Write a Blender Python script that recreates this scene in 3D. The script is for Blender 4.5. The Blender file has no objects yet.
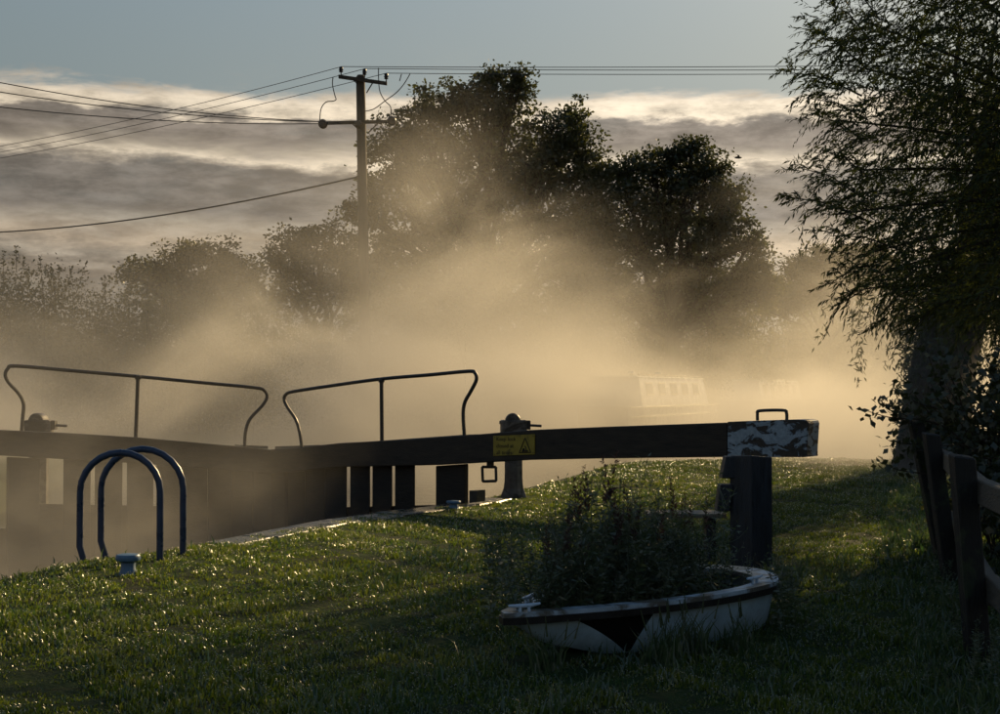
import bpy, bmesh, math, random
import numpy as np
from mathutils import Vector, Matrix

random.seed(7)
rng = np.random.default_rng(11)
R = math.radians
SC = bpy.context.scene
COL = SC.collection

# ------------------------------------------------------------------ camera
F, CX, CY, HOR, EYE = 1374.0, 500.0, 357.0, 390.0, 1.65
PITCH = math.atan((HOR - CY) / F)
cam = bpy.data.cameras.new("camera")
cam.sensor_width = 36.0
cam.lens = F / 1000.0 * 36.0
cam.clip_start = 0.05
cam.clip_end = 8000
camo = bpy.data.objects.new("camera", cam)
COL.objects.link(camo)
camo.location = (0, 0, EYE)
camo.rotation_euler = (R(90) + PITCH, 0, 0)
SC.camera = camo

# ------------------------------------------------------------------ sun, sky, exposure
SUN_AZ, SUN_EL = 31.0, 21.0
sl = bpy.data.lights.new("sun", 'SUN')
sl.energy = 5.0
sl.angle = R(0.5)
sl.color = (1.0, 0.72, 0.36)
so = bpy.data.objects.new("sun", sl)
COL.objects.link(so)
sdir = Vector((math.sin(R(SUN_AZ)) * math.cos(R(SUN_EL)), math.cos(R(SUN_AZ)) * math.cos(R(SUN_EL)), math.sin(R(SUN_EL))))
so.rotation_euler = (-sdir).to_track_quat('-Z', 'Y').to_euler()
so.location = sdir * 200

SC.view_settings.view_transform = 'Standard'
SC.view_settings.look = 'None'
SC.view_settings.exposure = 0.12
SC.view_settings.gamma = 1.0
SC.view_settings.use_curve_mapping = False

cy = SC.cycles
cy.use_denoising = True
cy.use_adaptive_sampling = True
cy.adaptive_threshold = 0.025
cy.denoiser = 'OPENIMAGEDENOISE'
cy.max_bounces = 6
cy.diffuse_bounces = 2
cy.glossy_bounces = 2
cy.transmission_bounces = 3
cy.transparent_max_bounces = 6
cy.volume_bounces = 0
cy.volume_max_steps = 160
cy.volume_step_rate = 1.0
cy.caustics_reflective = False
cy.caustics_refractive = False


class NT:
    """small helper for node trees"""
    def __init__(s, tree):
        s.t = tree
        tree.nodes.clear()

    def n(s, typ, **kw):
        nd = s.t.nodes.new(typ)
        for k, v in kw.items():
            setattr(nd, k, v)
        return nd

    def l(s, a, b):
        s.t.links.new(a, b)

    def val(s, sock, v):
        if isinstance(v, bpy.types.NodeSocket):
            s.l(v, sock)
        elif v is not None:
            sock.default_value = v

    def m(s, op, a, b=None, c=None, clamp=False):
        nd = s.n('ShaderNodeMath', operation=op, use_clamp=clamp)
        s.val(nd.inputs[0], a)
        s.val(nd.inputs[1], b)
        s.val(nd.inputs[2], c)
        return nd.outputs[0]

    def mr(s, v, a, b, c, d, smooth=True):
        nd = s.n('ShaderNodeMapRange', interpolation_type='SMOOTHSTEP' if smooth else 'LINEAR')
        s.val(nd.inputs[0], v)
        for i, x in enumerate((a, b, c, d)):
            s.val(nd.inputs[i + 1], x)
        return nd.outputs[0]

    def noise(s, vec, scale, detail=3, rough=0.5, dist=0.0):
        nd = s.n('ShaderNodeTexNoise')
        if vec is not None:
            s.l(vec, nd.inputs['Vector'])
        nd.inputs['Scale'].default_value = scale
        nd.inputs['Detail'].default_value = detail
        nd.inputs['Roughness'].default_value = rough
        nd.inputs['Distortion'].default_value = dist
        return nd.outputs['Fac']

    def ramp(s, v, stops, interp='LINEAR'):
        nd = s.n('ShaderNodeValToRGB')
        cr = nd.color_ramp
        cr.interpolation = interp
        while len(cr.elements) > 1:
            cr.elements.remove(cr.elements[-1])
        cr.elements[0].position = stops[0][0]
        cr.elements[0].color = (*stops[0][1], 1)
        for p, c in stops[1:]:
            e = cr.elements.new(p)
            e.color = (*c, 1)
        s.l(v, nd.inputs[0])
        return nd.outputs[0]

    def mix(s, f, a, b):
        nd = s.n('ShaderNodeMix', data_type='RGBA')
        s.val(nd.inputs[0], f)
        for sock, v in ((nd.inputs[6], a), (nd.inputs[7], b)):
            if isinstance(v, bpy.types.NodeSocket):
                s.l(v, sock)
            else:
                sock.default_value = (*v, 1)
        return nd.outputs[2]

    def xyz(s, vec):
        nd = s.n('ShaderNodeSeparateXYZ')
        s.l(vec, nd.inputs[0])
        return nd.outputs

    def comb(s, x, y, z):
        nd = s.n('ShaderNodeCombineXYZ')
        for i, v in enumerate((x, y, z)):
            s.val(nd.inputs[i], v)
        return nd.outputs[0]


SKY = 0.088          # background strength
world = bpy.data.worlds.new("World")
SC.world = world
world.use_nodes = True
w = NT(world.node_tree)
sky = w.n('ShaderNodeTexSky', sky_type='NISHITA', sun_disc=False)
sky.sun_elevation = R(SUN_EL)
sky.sun_rotation = R(SUN_AZ)
sky.altitude = 50
sky.air_density = 1.0
sky.dust_density = 0.6
sky.ozone_density = 1.0
tc = w.n('ShaderNodeTexCoord')
dx, dy, dz = w.xyz(tc.outputs['Generated'])
az = w.m('ARCTAN2', dx, dy)                       # 0 ahead, + to the right
hl = w.m('SQRT', w.m('ADD', w.m('MULTIPLY', dx, dx), w.m('MULTIPLY', dy, dy)))
el = w.m('ARCTAN2', dz, hl)                       # elevation, radians
# layered stratocumulus: thin decks seen nearly edge-on, ragged along their length
v1 = w.comb(w.m('MULTIPLY', az, 7.0), w.m('MULTIPLY', el, 30.0), 3.7)
n1 = w.noise(v1, 1.0, 5, 0.62, 0.3)
v2 = w.comb(w.m('MULTIPLY', az, 26.0), w.m('MULTIPLY', el, 88.0), 1.3)
n2 = w.noise(v2, 1.0, 8, 0.66, 0.15)
v3 = w.comb(w.m('MULTIPLY', az, 2.2), 0.0, 8.1)
n3 = w.noise(v3, 1.0, 3, 0.5)
tilt = w.m('ADD', w.m('MULTIPLY', w.m('SUBTRACT', n3, 0.5), 0.03), w.m('MULTIPLY', w.m('SINE', az), 0.012))
ew = w.m('ADD', w.m('ADD', el, w.m('MULTIPLY', w.m('SUBTRACT', n1, 0.5), 0.038)),
         w.m('ADD', w.m('MULTIPLY', w.m('SUBTRACT', n2, 0.5), 0.020), tilt))
ewn = w.m('DIVIDE', ew, 0.25, clamp=True)
sunny = w.mr(w.m('ABSOLUTE', w.m('SUBTRACT', az, R(SUN_AZ))), 0.0, 1.3, 1.0, 0.0)
GR, BR, MD = (0.225, 0.197, 0.165), (0.76, 0.64, 0.48), (0.40, 0.34, 0.265)
cl = w.ramp(ewn, [(0.0, GR), (0.24, GR), (0.33, (0.20, 0.165, 0.13)), (0.375, MD), (0.42, (0.5, .4, .29)), (0.455, MD), (0.50, GR), (0.615, (0.23, 0.202, 0.17)),
                  (0.635, MD), (0.66, BR), (0.685, MD), (0.71, (0.25, 0.212, 0.172)), (0.755, (0.27, 0.23, 0.19)), (0.775, BR), (0.815, (0.78, 0.66, 0.50)), (0.85, (0.6, 0.52, 0.42))])
fine = w.mr(n2, 0.32, 0.7, 0.74, 1.34)
lift = w.m('ADD', 0.60, w.m('MULTIPLY', sunny, 0.62))
clm = w.n('ShaderNodeVectorMath', operation='SCALE')
w.l(cl, clm.inputs[0])
w.l(w.m('DIVIDE', w.m('MULTIPLY', fine, lift), SKY), clm.inputs['Scale'])
cover = w.m('MULTIPLY', w.mr(ewn, 0.825, 0.865, 1.0, 0.0), w.mr(el, -0.02, 0.0, 0.0, 1.0))
thin = w.mr(n1, 0.25, 0.5, 0.82, 1.0)
skyg = w.n('ShaderNodeMix', data_type='RGBA', blend_type='MULTIPLY')
skyg.inputs[0].default_value = 1.0
w.l(sky.outputs[0], skyg.inputs[6])
skyg.inputs[7].default_value = (0.95, 0.99, 0.93, 1)
veil = w.n('ShaderNodeVectorMath', operation='SCALE')      # thin grey haze low in the sky, all the way round
w.l(w.mix(sunny, (0.15, 0.176, 0.168), (0.35, 0.34, 0.285)), veil.inputs[0])
veil.inputs['Scale'].default_value = 1.0 / SKY
hazed = w.mix(w.mr(el, 0.16, 0.55, 0.80, 0.0), skyg.outputs[2], veil.outputs[0])
col = w.mix(w.m('MULTIPLY', cover, thin), hazed, clm.outputs[0])
bg = w.n('ShaderNodeBackground')
w.l(col, bg.inputs[0])
bg.inputs[1].default_value = SKY
wo = w.n('ShaderNodeOutputWorld')
w.l(bg.outputs[0], wo.inputs[0])


# ------------------------------------------------------------------ pixel helpers (photo pixels -> real positions)
def ray(px, py):
    u, v = (px - CX) / F, (CY - py) / F
    c, s = math.cos(PITCH), math.sin(PITCH)
    return Vector((u, c - v * s, s + v * c))


def P(px, py, d):
    r = ray(px, py)
    k = d / r.y
    return Vector((r.x * k, d, EYE + r.z * k))


def G(px, py, z=0.0):
    r = ray(px, py)
    k = (z - EYE) / r.z
    return Vector((r.x * k, r.y * k, z))


# ------------------------------------------------------------------ materials
MATS = {}


def mat(name):
    m = bpy.data.materials.new(name)
    m.use_nodes = True
    t = NT(m.node_tree)
    out = t.n('ShaderNodeOutputMaterial')
    MATS[name] = m
    return m, t, out


def surface(name, base, rough=0.6, var=0.35, scale=6.0, metal=0.0, spec=0.4, bump=0.3, bscale=40.0, stretch=(1, 1, 1), dirt=None, dirt_amt=0.5, coat=0.0):
    """a principled surface with uneven colour, optional dirt patches and fine relief"""
    m, t, out = mat(name)
    tc = t.n('ShaderNodeTexCoord')
    mp = t.n('ShaderNodeMapping')
    t.l(tc.outputs['Object'], mp.inputs[0])
    mp.inputs['Scale'].default_value = stretch
    n = t.noise(mp.outputs[0], scale, 6, 0.6)
    hi = tuple(min(1, c * (1 + var)) for c in base)
    lo = tuple(c * (1 - var) for c in base)
    c = t.ramp(n, [(0.3, lo), (0.7, hi)])
    if dirt:
        n2 = t.noise(tc.outputs['Object'], scale * 0.45, 7, 0.65, 0.5)
        c = t.mix(t.mr(n2, 0.62 - 0.3 * dirt_amt, 0.72 - 0.25 * dirt_amt, 0, 1), c, dirt)
    b = t.n('ShaderNodeBsdfPrincipled')
    t.l(c, b.inputs['Base Color'])
    rr = t.mr(n, 0.3, 0.7, max(0.02, rough - 0.12), min(1, rough + 0.12))
    t.l(rr, b.inputs['Roughness'])
    b.inputs['Metallic'].default_value = metal
    b.inputs['Specular IOR Level'].default_value = spec
    if coat:
        b.inputs['Coat Weight'].default_value = coat
    if bump:
        bn = t.noise(mp.outputs[0], bscale, 5, 0.6)
        bp = t.n('ShaderNodeBump')
        bp.inputs['Strength'].default_value = bump
        bp.inputs['Distance'].default_value = 0.02
        t.l(bn, bp.inputs['Height'])
        t.l(bp.outputs[0], b.inputs['Normal'])
    t.l(b.outputs[0], out.inputs[0])
    return m


def leaf_mat(name, c1, c2, trans=0.45, rough=0.45, gloss=0.06, scale=1.2):
    m, t, out = mat(name)
    tc = t.n('ShaderNodeTexCoord')
    n = t.noise(tc.outputs['Object'], scale, 4, 0.7)
    g = t.n('ShaderNodeNewGeometry')
    f = t.m('ADD', t.m('MULTIPLY', n, 0.7), t.m('MULTIPLY', g.outputs['Random Per Island'], 0.45))
    c = t.ramp(f, [(0.35, c1), (0.8, c2)])
    d = t.n('ShaderNodeBsdfDiffuse')
    t.l(c, d.inputs[0])
    tr = t.n('ShaderNodeBsdfTranslucent')
    hs = t.n('ShaderNodeHueSaturation')
    hs.inputs['Value'].default_value = 1.5
    hs.inputs['Saturation'].default_value = 1.15
    t.l(c, hs.inputs['Color'])
    t.l(hs.outputs[0], tr.inputs[0])
    mx = t.n('ShaderNodeMixShader')
    mx.inputs[0].default_value = trans
    t.l(d.outputs[0], mx.inputs[1])
    t.l(tr.outputs[0], mx.inputs[2])
    gl = t.n('ShaderNodeBsdfGlossy')
    gl.inputs['Roughness'].default_value = rough
    gl.inputs[0].default_value = (0.9, 0.9, 0.9, 1)
    mx2 = t.n('ShaderNodeMixShader')
    mx2.inputs[0].default_value = gloss
    t.l(mx.outputs[0], mx2.inputs[1])
    t.l(gl.outputs[0], mx2.inputs[2])
    t.l(mx2.outputs[0], out.inputs[0])
    return m


M_GATE = surface('gate_timber', (0.030, 0.024, 0.019), 0.65, 0.5, 5, spec=0.3, bump=0.5, bscale=18, stretch=(1, 1, 6))
M_BEAM = surface('beam_timber', (0.040, 0.030, 0.022), 0.6, 0.55, 4, spec=0.35, bump=0.5, bscale=22, stretch=(1, 1, 5))
M_IRON = surface('black_iron', (0.035, 0.030, 0.026), 0.5, 0.4, 8, spec=0.5, bump=0.2)
M_GREYIRON = surface('grey_iron', (0.16, 0.14, 0.12), 0.55, 0.4, 7, spec=0.4, bump=0.3, dirt=(0.05, 0.04, 0.03), dirt_amt=0.5)
M_HOOP = surface('blue_black_paint', (0.028, 0.046, 0.095), 0.34, 0.2, 6, spec=0.5, bump=0.05, bscale=60)
M_BOLL = surface('blue_grey_paint', (0.085, 0.165, 0.27), 0.45, 0.25, 9, spec=0.45, bump=0.1, bscale=50, dirt=(0.05, 0.06, 0.07), dirt_amt=0.2)
M_STONE = surface('wet_stone', (0.10, 0.09, 0.078), 0.30, 0.45, 3.5, spec=0.5, bump=0.6, bscale=14, dirt=(0.03, 0.035, 0.018), dirt_amt=0.5)
M_WALL = surface('lock_wall_stone', (0.11, 0.095, 0.075), 0.6, 0.5, 2.0, bump=0.8, bscale=7, dirt=(0.025, 0.03, 0.015), dirt_amt=0.6)
M_POST = surface('tarred_post_timber', (0.028, 0.032, 0.040), 0.55, 0.45, 9, spec=0.35, bump=0.5, bscale=30, stretch=(3, 3, 0.4))
M_PLANK = surface('weathered_plank', (0.19, 0.165, 0.13), 0.65, 0.35, 6, bump=0.5, bscale=26, stretch=(0.4, 4, 4))
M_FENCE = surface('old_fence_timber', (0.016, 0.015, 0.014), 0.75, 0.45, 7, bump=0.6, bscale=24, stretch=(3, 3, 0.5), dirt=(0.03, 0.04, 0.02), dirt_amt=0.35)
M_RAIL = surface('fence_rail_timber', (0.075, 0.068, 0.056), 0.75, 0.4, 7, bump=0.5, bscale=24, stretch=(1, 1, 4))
M_SIGN = surface('yellow_sign_enamel', (0.34, 0.25, 0.035), 0.5, 0.18, 9, spec=0.4, bump=0.05, dirt=(0.16, 0.12, 0.03), dirt_amt=0.25)
M_INK = surface('sign_black', (0.02, 0.018, 0.015), 0.5, 0.1, 9, bump=0)
M_BARK = surface('bark', (0.060, 0.048, 0.036), 0.9, 0.5, 5, spec=0.15, bump=0.9, bscale=14, stretch=(2.5, 2.5, 0.6))
M_PBARK = surface('pole_timber', (0.085, 0.068, 0.050), 0.85, 0.35, 6, spec=0.2, bump=0.3, bscale=20, stretch=(4, 4, 0.3))
M_WIRE = surface('wire', (0.05, 0.045, 0.04), 0.6, 0.1, 4, bump=0)
M_PORC = surface('insulator_glaze', (0.045, 0.035, 0.03), 0.35, 0.2, 9, bump=0)
M_SOIL = surface('soil', (0.035, 0.026, 0.018), 0.95, 0.5, 12, spec=0.1, bump=1.0, bscale=30)
M_GROUND = surface('turf_soil', (0.018, 0.034, 0.010), 0.95, 0.5, 2.5, spec=0.1, bump=1.0, bscale=20, dirt=(0.024, 0.026, 0.012), dirt_amt=0.3)
M_FIELD = surface('field_turf', (0.05, 0.06, 0.025), 0.95, 0.4, 0.4, spec=0.1, bump=0.6, bscale=3)
M_CLEAT = surface('cleat_paint', (0.50, 0.62, 0.76), 0.35, 0.2, 14, bump=0.1)
M_DECK = surface('gunwale_paint', (0.38, 0.47, 0.56), 0.40, 0.25, 9, bump=0.35, bscale=40, dirt=(0.12, 0.11, 0.09), dirt_amt=0.55)
M_RUB = surface('black_rubbing_strake', (0.012, 0.011, 0.012), 0.45, 0.3, 9, bump=0.2)
M_CREAM = surface('cream_boat_paint', (0.78, 0.76, 0.68), 0.22, 0.08, 3, spec=0.5, bump=0.05, coat=0.3)
M_GREEN = surface('dark_boat_paint', (0.22, 0.22, 0.19), 0.3, 0.15, 3, spec=0.5, bump=0.05, coat=0.3)
M_GLASS = surface('window_glass', (0.03, 0.032, 0.034), 0.06, 0.1, 3, spec=0.7, bump=0)
M_BRASS = surface('bright_metal', (0.55, 0.5, 0.4), 0.18, 0.1, 3, metal=1.0, bump=0)
M_FEATHER = surface('dark_feathers', (0.03, 0.026, 0.024), 0.7, 0.3, 20, bump=0)

L_TREE = leaf_mat('oak_leaves', (0.035, 0.042, 0.014), (0.075, 0.080, 0.026), 0.35)
L_HEDGE = leaf_mat('hedge_leaves', (0.045, 0.050, 0.016), (0.095, 0.085, 0.030), 0.4)
L_WILLOW = leaf_mat('willow_leaves', (0.030, 0.040, 0.012), (0.062, 0.076, 0.022), 0.25, gloss=0.025)
L_BRAMBLE = leaf_mat('bramble_leaves', (0.022, 0.030, 0.012), (0.050, 0.058, 0.020), 0.30, gloss=0.06)
L_WEED = leaf_mat('weed_leaves', (0.034, 0.060, 0.022), (0.080, 0.105, 0.042), 0.35, gloss=0.09, scale=3)
L_SEED = leaf_mat('seed_heads', (0.050, 0.030, 0.030), (0.090, 0.060, 0.050), 0.3, gloss=0.02, scale=3)
L_GRASS = leaf_mat('grass_blades', (0.040, 0.076, 0.013), (0.130, 0.150, 0.029), 0.55, rough=0.30, gloss=0.09, scale=0.8)
L_SEDGE = leaf_mat('long_grass_blades', (0.030, 0.064, 0.024), (0.075, 0.108, 0.044), 0.45, rough=0.35, gloss=0.07, scale=1.5)


def mat_painted_end():
    m, t, out = mat('worn_white_paint')
    tc = t.n('ShaderNodeTexCoord')
    mp = t.n('ShaderNodeMapping')
    t.l(tc.outputs['Object'], mp.inputs[0])
    mp.inputs['Scale'].default_value = (1.0, 1.0, 1.8)
    n = t.noise(mp.outputs[0], 3.6, 8, 0.68, 0.8)
    n2 = t.noise(tc.outputs['Object'], 26, 4, 0.6)
    f = t.m('ADD', n, t.m('MULTIPLY', t.m('SUBTRACT', n2, 0.5), 0.10))
    chip = t.mr(f, 0.495, 0.525, 0, 1)
    white = t.ramp(n2, [(0.3, (0.22, 0.27, 0.32)), (0.7, (0.38, 0.45, 0.52))])
    wood = t.ramp(n2, [(0.3, (0.018, 0.014, 0.012)), (0.7, (0.05, 0.04, 0.033))])
    c = t.mix(chip, white, wood)
    b = t.n('ShaderNodeBsdfPrincipled')
    t.l(c, b.inputs['Base Color'])
    b.inputs['Roughness'].default_value = 0.55
    bp = t.n('ShaderNodeBump')
    bp.inputs['Strength'].default_value = 0.7
    bp.inputs['Distance'].default_value = 0.01
    bp.invert = True
    t.l(t.m('ADD', chip, t.m('MULTIPLY', n2, 0.6)), bp.inputs['Height'])
    t.l(bp.outputs[0], b.inputs['Normal'])
    t.l(b.outputs[0], out.inputs[0])
    return m


M_WHITEEND = mat_painted_end()


def mat_hull():
    m, t, out = mat('planter_hull_paint')
    at = t.n('ShaderNodeAttribute', attribute_name='swoosh')
    tc = t.n('ShaderNodeTexCoord')
    n = t.noise(tc.outputs['Object'], 7, 7, 0.65)
    n2 = t.noise(tc.outputs['Object'], 55, 4, 0.6)
    white = t.ramp(n, [(0.25, (0.42, 0.60, 0.78)), (0.6, (0.54, 0.72, 0.88))])
    z = t.xyz(tc.outputs['Object'])[2]
    grime = t.m('MULTIPLY', t.mr(t.m('ADD', z, t.m('MULTIPLY', n, 0.22)), 0.10, 0.36, 1, 0), 0.55)
    white = t.mix(grime, white, (0.16, 0.18, 0.12))
    chips = t.mr(t.m('ADD', n, t.m('MULTIPLY', n2, 0.25)), 0.80, 0.83, 0, 1)
    white = t.mix(chips, white, (0.10, 0.09, 0.08))
    blk = t.mr(at.outputs['Fac'], -0.004, 0.004, 0, 1)
    c = t.mix(blk, white, (0.010, 0.009, 0.010))
    b = t.n('ShaderNodeBsdfPrincipled')
    t.l(c, b.inputs['Base Color'])
    b.inputs['Roughness'].default_value = 0.45
    bp = t.n('ShaderNodeBump')
    bp.inputs['Strength'].default_value = 0.25
    bp.inputs['Distance'].default_value = 0.01
    t.l(n2, bp.inputs['Height'])
    t.l(bp.outputs[0], b.inputs['Normal'])
    t.l(b.outputs[0], out.inputs[0])
    return m


M_HULL = mat_hull()


def mat_water(name, base):
    m, t, out = mat(name)
    tc = t.n('ShaderNodeTexCoord')
    mp = t.n('ShaderNodeMapping')
    t.l(tc.outputs['Object'], mp.inputs[0])
    mp.inputs['Scale'].default_value = (0.7, 1.6, 1)
    n = t.noise(mp.outputs[0], 2.2, 4, 0.55, 0.4)
    b = t.n('ShaderNodeBsdfPrincipled')
    b.inputs['Base Color'].default_value = (*base, 1)
    b.inputs['Roughness'].default_value = 0.10
    b.inputs['IOR'].default_value = 1.33
    bp = t.n('ShaderNodeBump')
    bp.inputs['Strength'].default_value = 0.55
    bp.inputs['Distance'].default_value = 0.05
    t.l(n, bp.inputs['Height'])
    t.l(bp.outputs[0], b.inputs['Normal'])
    t.l(b.outputs[0], out.inputs[0])
    return m


M_WATER = mat_water('river_water', (0.03, 0.03, 0.018))


def mat_dew():
    m, t, out = mat('dew_drops')
    d = t.n('ShaderNodeBsdfTranslucent')
    d.inputs[0].default_value = (0.9, 0.92, 0.9, 1)
    g = t.n('ShaderNodeBsdfGlossy')
    g.inputs['Roughness'].default_value = 0.2
    mx = t.n('ShaderNodeMixShader')
    mx.inputs[0].default_value = 0.4
    t.l(d.outputs[0], mx.inputs[1])
    t.l(g.outputs[0], mx.inputs[2])
    t.l(mx.outputs[0], out.inputs[0])
    return m


M_DEW = mat_dew()


# ------------------------------------------------------------------ object helpers
def base_of(parent):
    v = Vector((0, 0, 0))
    while parent is not None:
        v += parent.location
        parent = parent.parent
    return v


def tag(o, label=None, cat=None, group=None, kind=None):
    if label: o['label'] = label
    if cat: o['category'] = cat
    if group: o['group'] = group
    if kind: o['kind'] = kind
    return o


def thing(name, loc, label, cat, group=None):
    o = bpy.data.objects.new(name, None)
    o.empty_display_size = 0.2
    o.location = loc
    COL.objects.link(o)
    return tag(o, label, cat, group)


def link(name, me, parent=None, loc=None):
    o = bpy.data.objects.new(name, me)
    COL.objects.link(o)
    if parent is not None:
        o.parent = parent
    if loc is not None:
        o.location = loc
    return o


class MB:
    """collects shapes in world coordinates and links them as ONE mesh object"""
    def __init__(s):
        s.v, s.f = [], []

    def add(s, vs, fs):
        k = len(s.v)
        s.v += [Vector(q) for q in vs]
        s.f += [tuple(i + k for i in f) for f in fs]
        return s

    def hexa(s, bottom, top):
        """8 corners: 4 bottom, 4 top in the same order"""
        return s.add(list(bottom) + list(top), [(3, 2, 1, 0), (4, 5, 6, 7), (0, 1, 5, 4), (1, 2, 6, 5), (2, 3, 7, 6), (3, 0, 4, 7)])

    def box(s, c, size, rz=0.0, tilt=None, bev=0.0):
        hx, hy, hz = (q / 2 for q in size)
        mt = Matrix.Rotation(rz, 3, 'Z')
        if tilt is not None:
            mt = mt @ tilt
        c = Vector(c)
        if bev <= 0:
            pts = [c + mt @ Vector((x, y, z)) for z in (-hz, hz) for x, y in ((-hx, -hy), (hx, -hy), (hx, hy), (-hx, hy))]
            return s.hexa(pts[:4], pts[4:])
        bm = bmesh.new()
        bmesh.ops.create_cube(bm, size=1.0)
        for q in bm.verts:
            q.co = Vector((q.co.x * hx * 2, q.co.y * hy * 2, q.co.z * hz * 2))
        bmesh.ops.bevel(bm, geom=list(bm.edges), offset=bev, segments=1, affect='EDGES')
        bm.verts.ensure_lookup_table()
        bm.verts.index_update()
        vs = [c + mt @ q.co for q in bm.verts]
        fs = [tuple(q.index for q in f.verts) for f in bm.faces]
        bm.free()
        return s.add(vs, fs)

    def tube(s, pts, r, n=8, r2=None, cap=True):
        pts = [Vector(p) for p in pts]
        m = len(pts)
        k = len(s.v)
        up = None
        for i, p in enumerate(pts):
            t = (pts[min(i + 1, m - 1)] - pts[max(i - 1, 0)]).normalized()
            if up is None:
                a = Vector((0, 0, 1)) if abs(t.z) < 0.9 else Vector((1, 0, 0))
                up = (a - t * a.dot(t)).normalized()
            else:
                up = (up - t * up.dot(t))
                up = up.normalized() if up.length > 1e-6 else t.orthogonal().normalized()
            side = t.cross(up)
            if isinstance(r, (list, tuple)):
                rr = r[i]
            else:
                rr = r if r2 is None else r + (r2 - r) * i / (m - 1)
            for j in range(n):
                a = 2 * math.pi * j / n
                s.v.append(p + (up * math.cos(a) + side * math.sin(a)) * rr)
        for i in range(m - 1):
            for j in range(n):
                a, b = k + i * n + j, k + i * n + (j + 1) % n
                s.f.append((a, b, b + n, a + n))
        if cap:
            s.f.append(tuple(k + j for j in range(n))[::-1])
            s.f.append(tuple(k + (m - 1) * n + j for j in range(n)))
        return s

    def lathe(s, c, prof, n=20, axis=None):
        """prof: (radius, height) pairs, turned about the vertical through c (or about axis)"""
        c = Vector(c)
        k = len(s.v)
        q = Vector((0, 0, 1)).rotation_difference(Vector(axis)).to_matrix() if axis is not None else Matrix.Identity(3)
        for r_, z in prof:
            for j in range(n):
                a = 2 * math.pi * j / n
                s.v.append(c + q @ Vector((r_ * math.cos(a), r_ * math.sin(a), z)))
        m = len(prof)
        for i in range(m - 1):
            for j in range(n):
                a, b = k + i * n + j, k + i * n + (j + 1) % n
                s.f.append((a, b, b + n, a + n))
        s.f.append(tuple(k + j for j in range(n))[::-1])
        s.f.append(tuple(k + (m - 1) * n + j for j in range(n)))
        return s

    def mesh(s, name, m, org=Vector((0, 0, 0)), smooth=False):
        me = bpy.data.meshes.new(name)
        me.from_pydata([tuple(p - org) for p in s.v], [], s.f)
        me.materials.append(m)
        if smooth:
            me.polygons.foreach_set('use_smooth', [True] * len(me.polygons))
            try:
                me.set_sharp_from_angle(angle=R(40))
            except Exception:
                pass
        me.update()
        return me

    def build(s, name, m, parent=None, loc=None, smooth=False):
        org = base_of(parent) if parent is not None else (Vector(loc) if loc is not None else Vector((0, 0, 0)))
        me = s.mesh(name, m, org, smooth)
        return link(name, me, parent, None if parent is not None else loc)


def np_mesh(name, V, Q, m, org=(0, 0, 0), quads=4, smooth=False):
    """big mesh from numpy arrays: V (n,3), Q (k,quads)"""
    me = bpy.data.meshes.new(name)
    V = np.asarray(V, dtype=np.float32) - np.asarray(org, dtype=np.float32)
    Q = np.asarray(Q, dtype=np.int32)
    me.vertices.add(len(V))
    me.vertices.foreach_set('co', V.ravel())
    me.loops.add(Q.size)
    me.loops.foreach_set('vertex_index', Q.ravel())
    me.polygons.add(len(Q))
    me.polygons.foreach_set('loop_start', np.arange(0, Q.size, quads, dtype=np.int32))
    me.polygons.foreach_set('loop_total', np.full(len(Q), quads, dtype=np.int32))
    if smooth:
        me.polygons.foreach_set('use_smooth', np.ones(len(Q), dtype=bool))
    me.materials.append(m)
    me.update(calc_edges=True)
    return me


def unit(a):
    return a / np.maximum(np.linalg.norm(a, axis=1, keepdims=True), 1e-9)


def leaf_quads(pos, direc, length, width, roll=None, shape=0.45):
    """one bent-diamond leaf per row: base, side, tip, side"""
    n = len(pos)
    d = unit(direc)
    a = rng.normal(size=(n, 3))
    side = unit(np.cross(d, a))
    nor = np.cross(side, d)
    L = np.broadcast_to(np.asarray(length), (n,))[:, None]
    W = np.broadcast_to(np.asarray(width), (n,))[:, None]
    mid = pos + d * L * shape + nor * L * 0.06
    V = np.empty((n, 4, 3))
    V[:, 0] = pos
    V[:, 1] = mid + side * W * 0.5
    V[:, 2] = pos + d * L
    V[:, 3] = mid - side * W * 0.5
    return V.reshape(-1, 3), np.arange(n * 4).reshape(-1, 4)


def rnd_dirs(n, up=0.0):
    a = rng.normal(size=(n, 3))
    a[:, 2] += up
    return unit(a)


def vnoise(x, y, seed=0.0):
    return (np.sin(x * 1.7 + seed) * np.cos(y * 1.3 - seed * 2) + 0.6 * np.sin(x * 3.1 + y * 2.3 + seed) + 0.4 * np.cos(x * 5.3 - y * 4.7 + seed * 3)) / 2.0


# ------------------------------------------------------------------ the lie of the land
# lock-side edge of the near bank, as (y, x): water lies on the left of it, then across the far end
EDGE = [(-60, -14.0), (0, -8.3), (8, -5.35), (11.93, -4.36), (13.2, -4.05), (14.35, -3.32), (15.97, -2.70), (17.4, -2.2), (18.6, -1.45), (19.4, -0.78),
        (20.2, -0.42), (21.4, -0.05), (22.5, 0.28), (23.4, 0.52), (25.0, 1.0), (27.5, 1.75), (29.5, 2.35), (30.8, 3.0), (31.6, 4.6), (32.3, 8.0), (32.9, 14.0), (33.5, 40.0)]
EY = np.array([e[0] for e in EDGE], float)
EX = np.array([e[1] for e in EDGE], float)


def edge_x(y):
    return np.interp(y, EY, EX)


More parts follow.
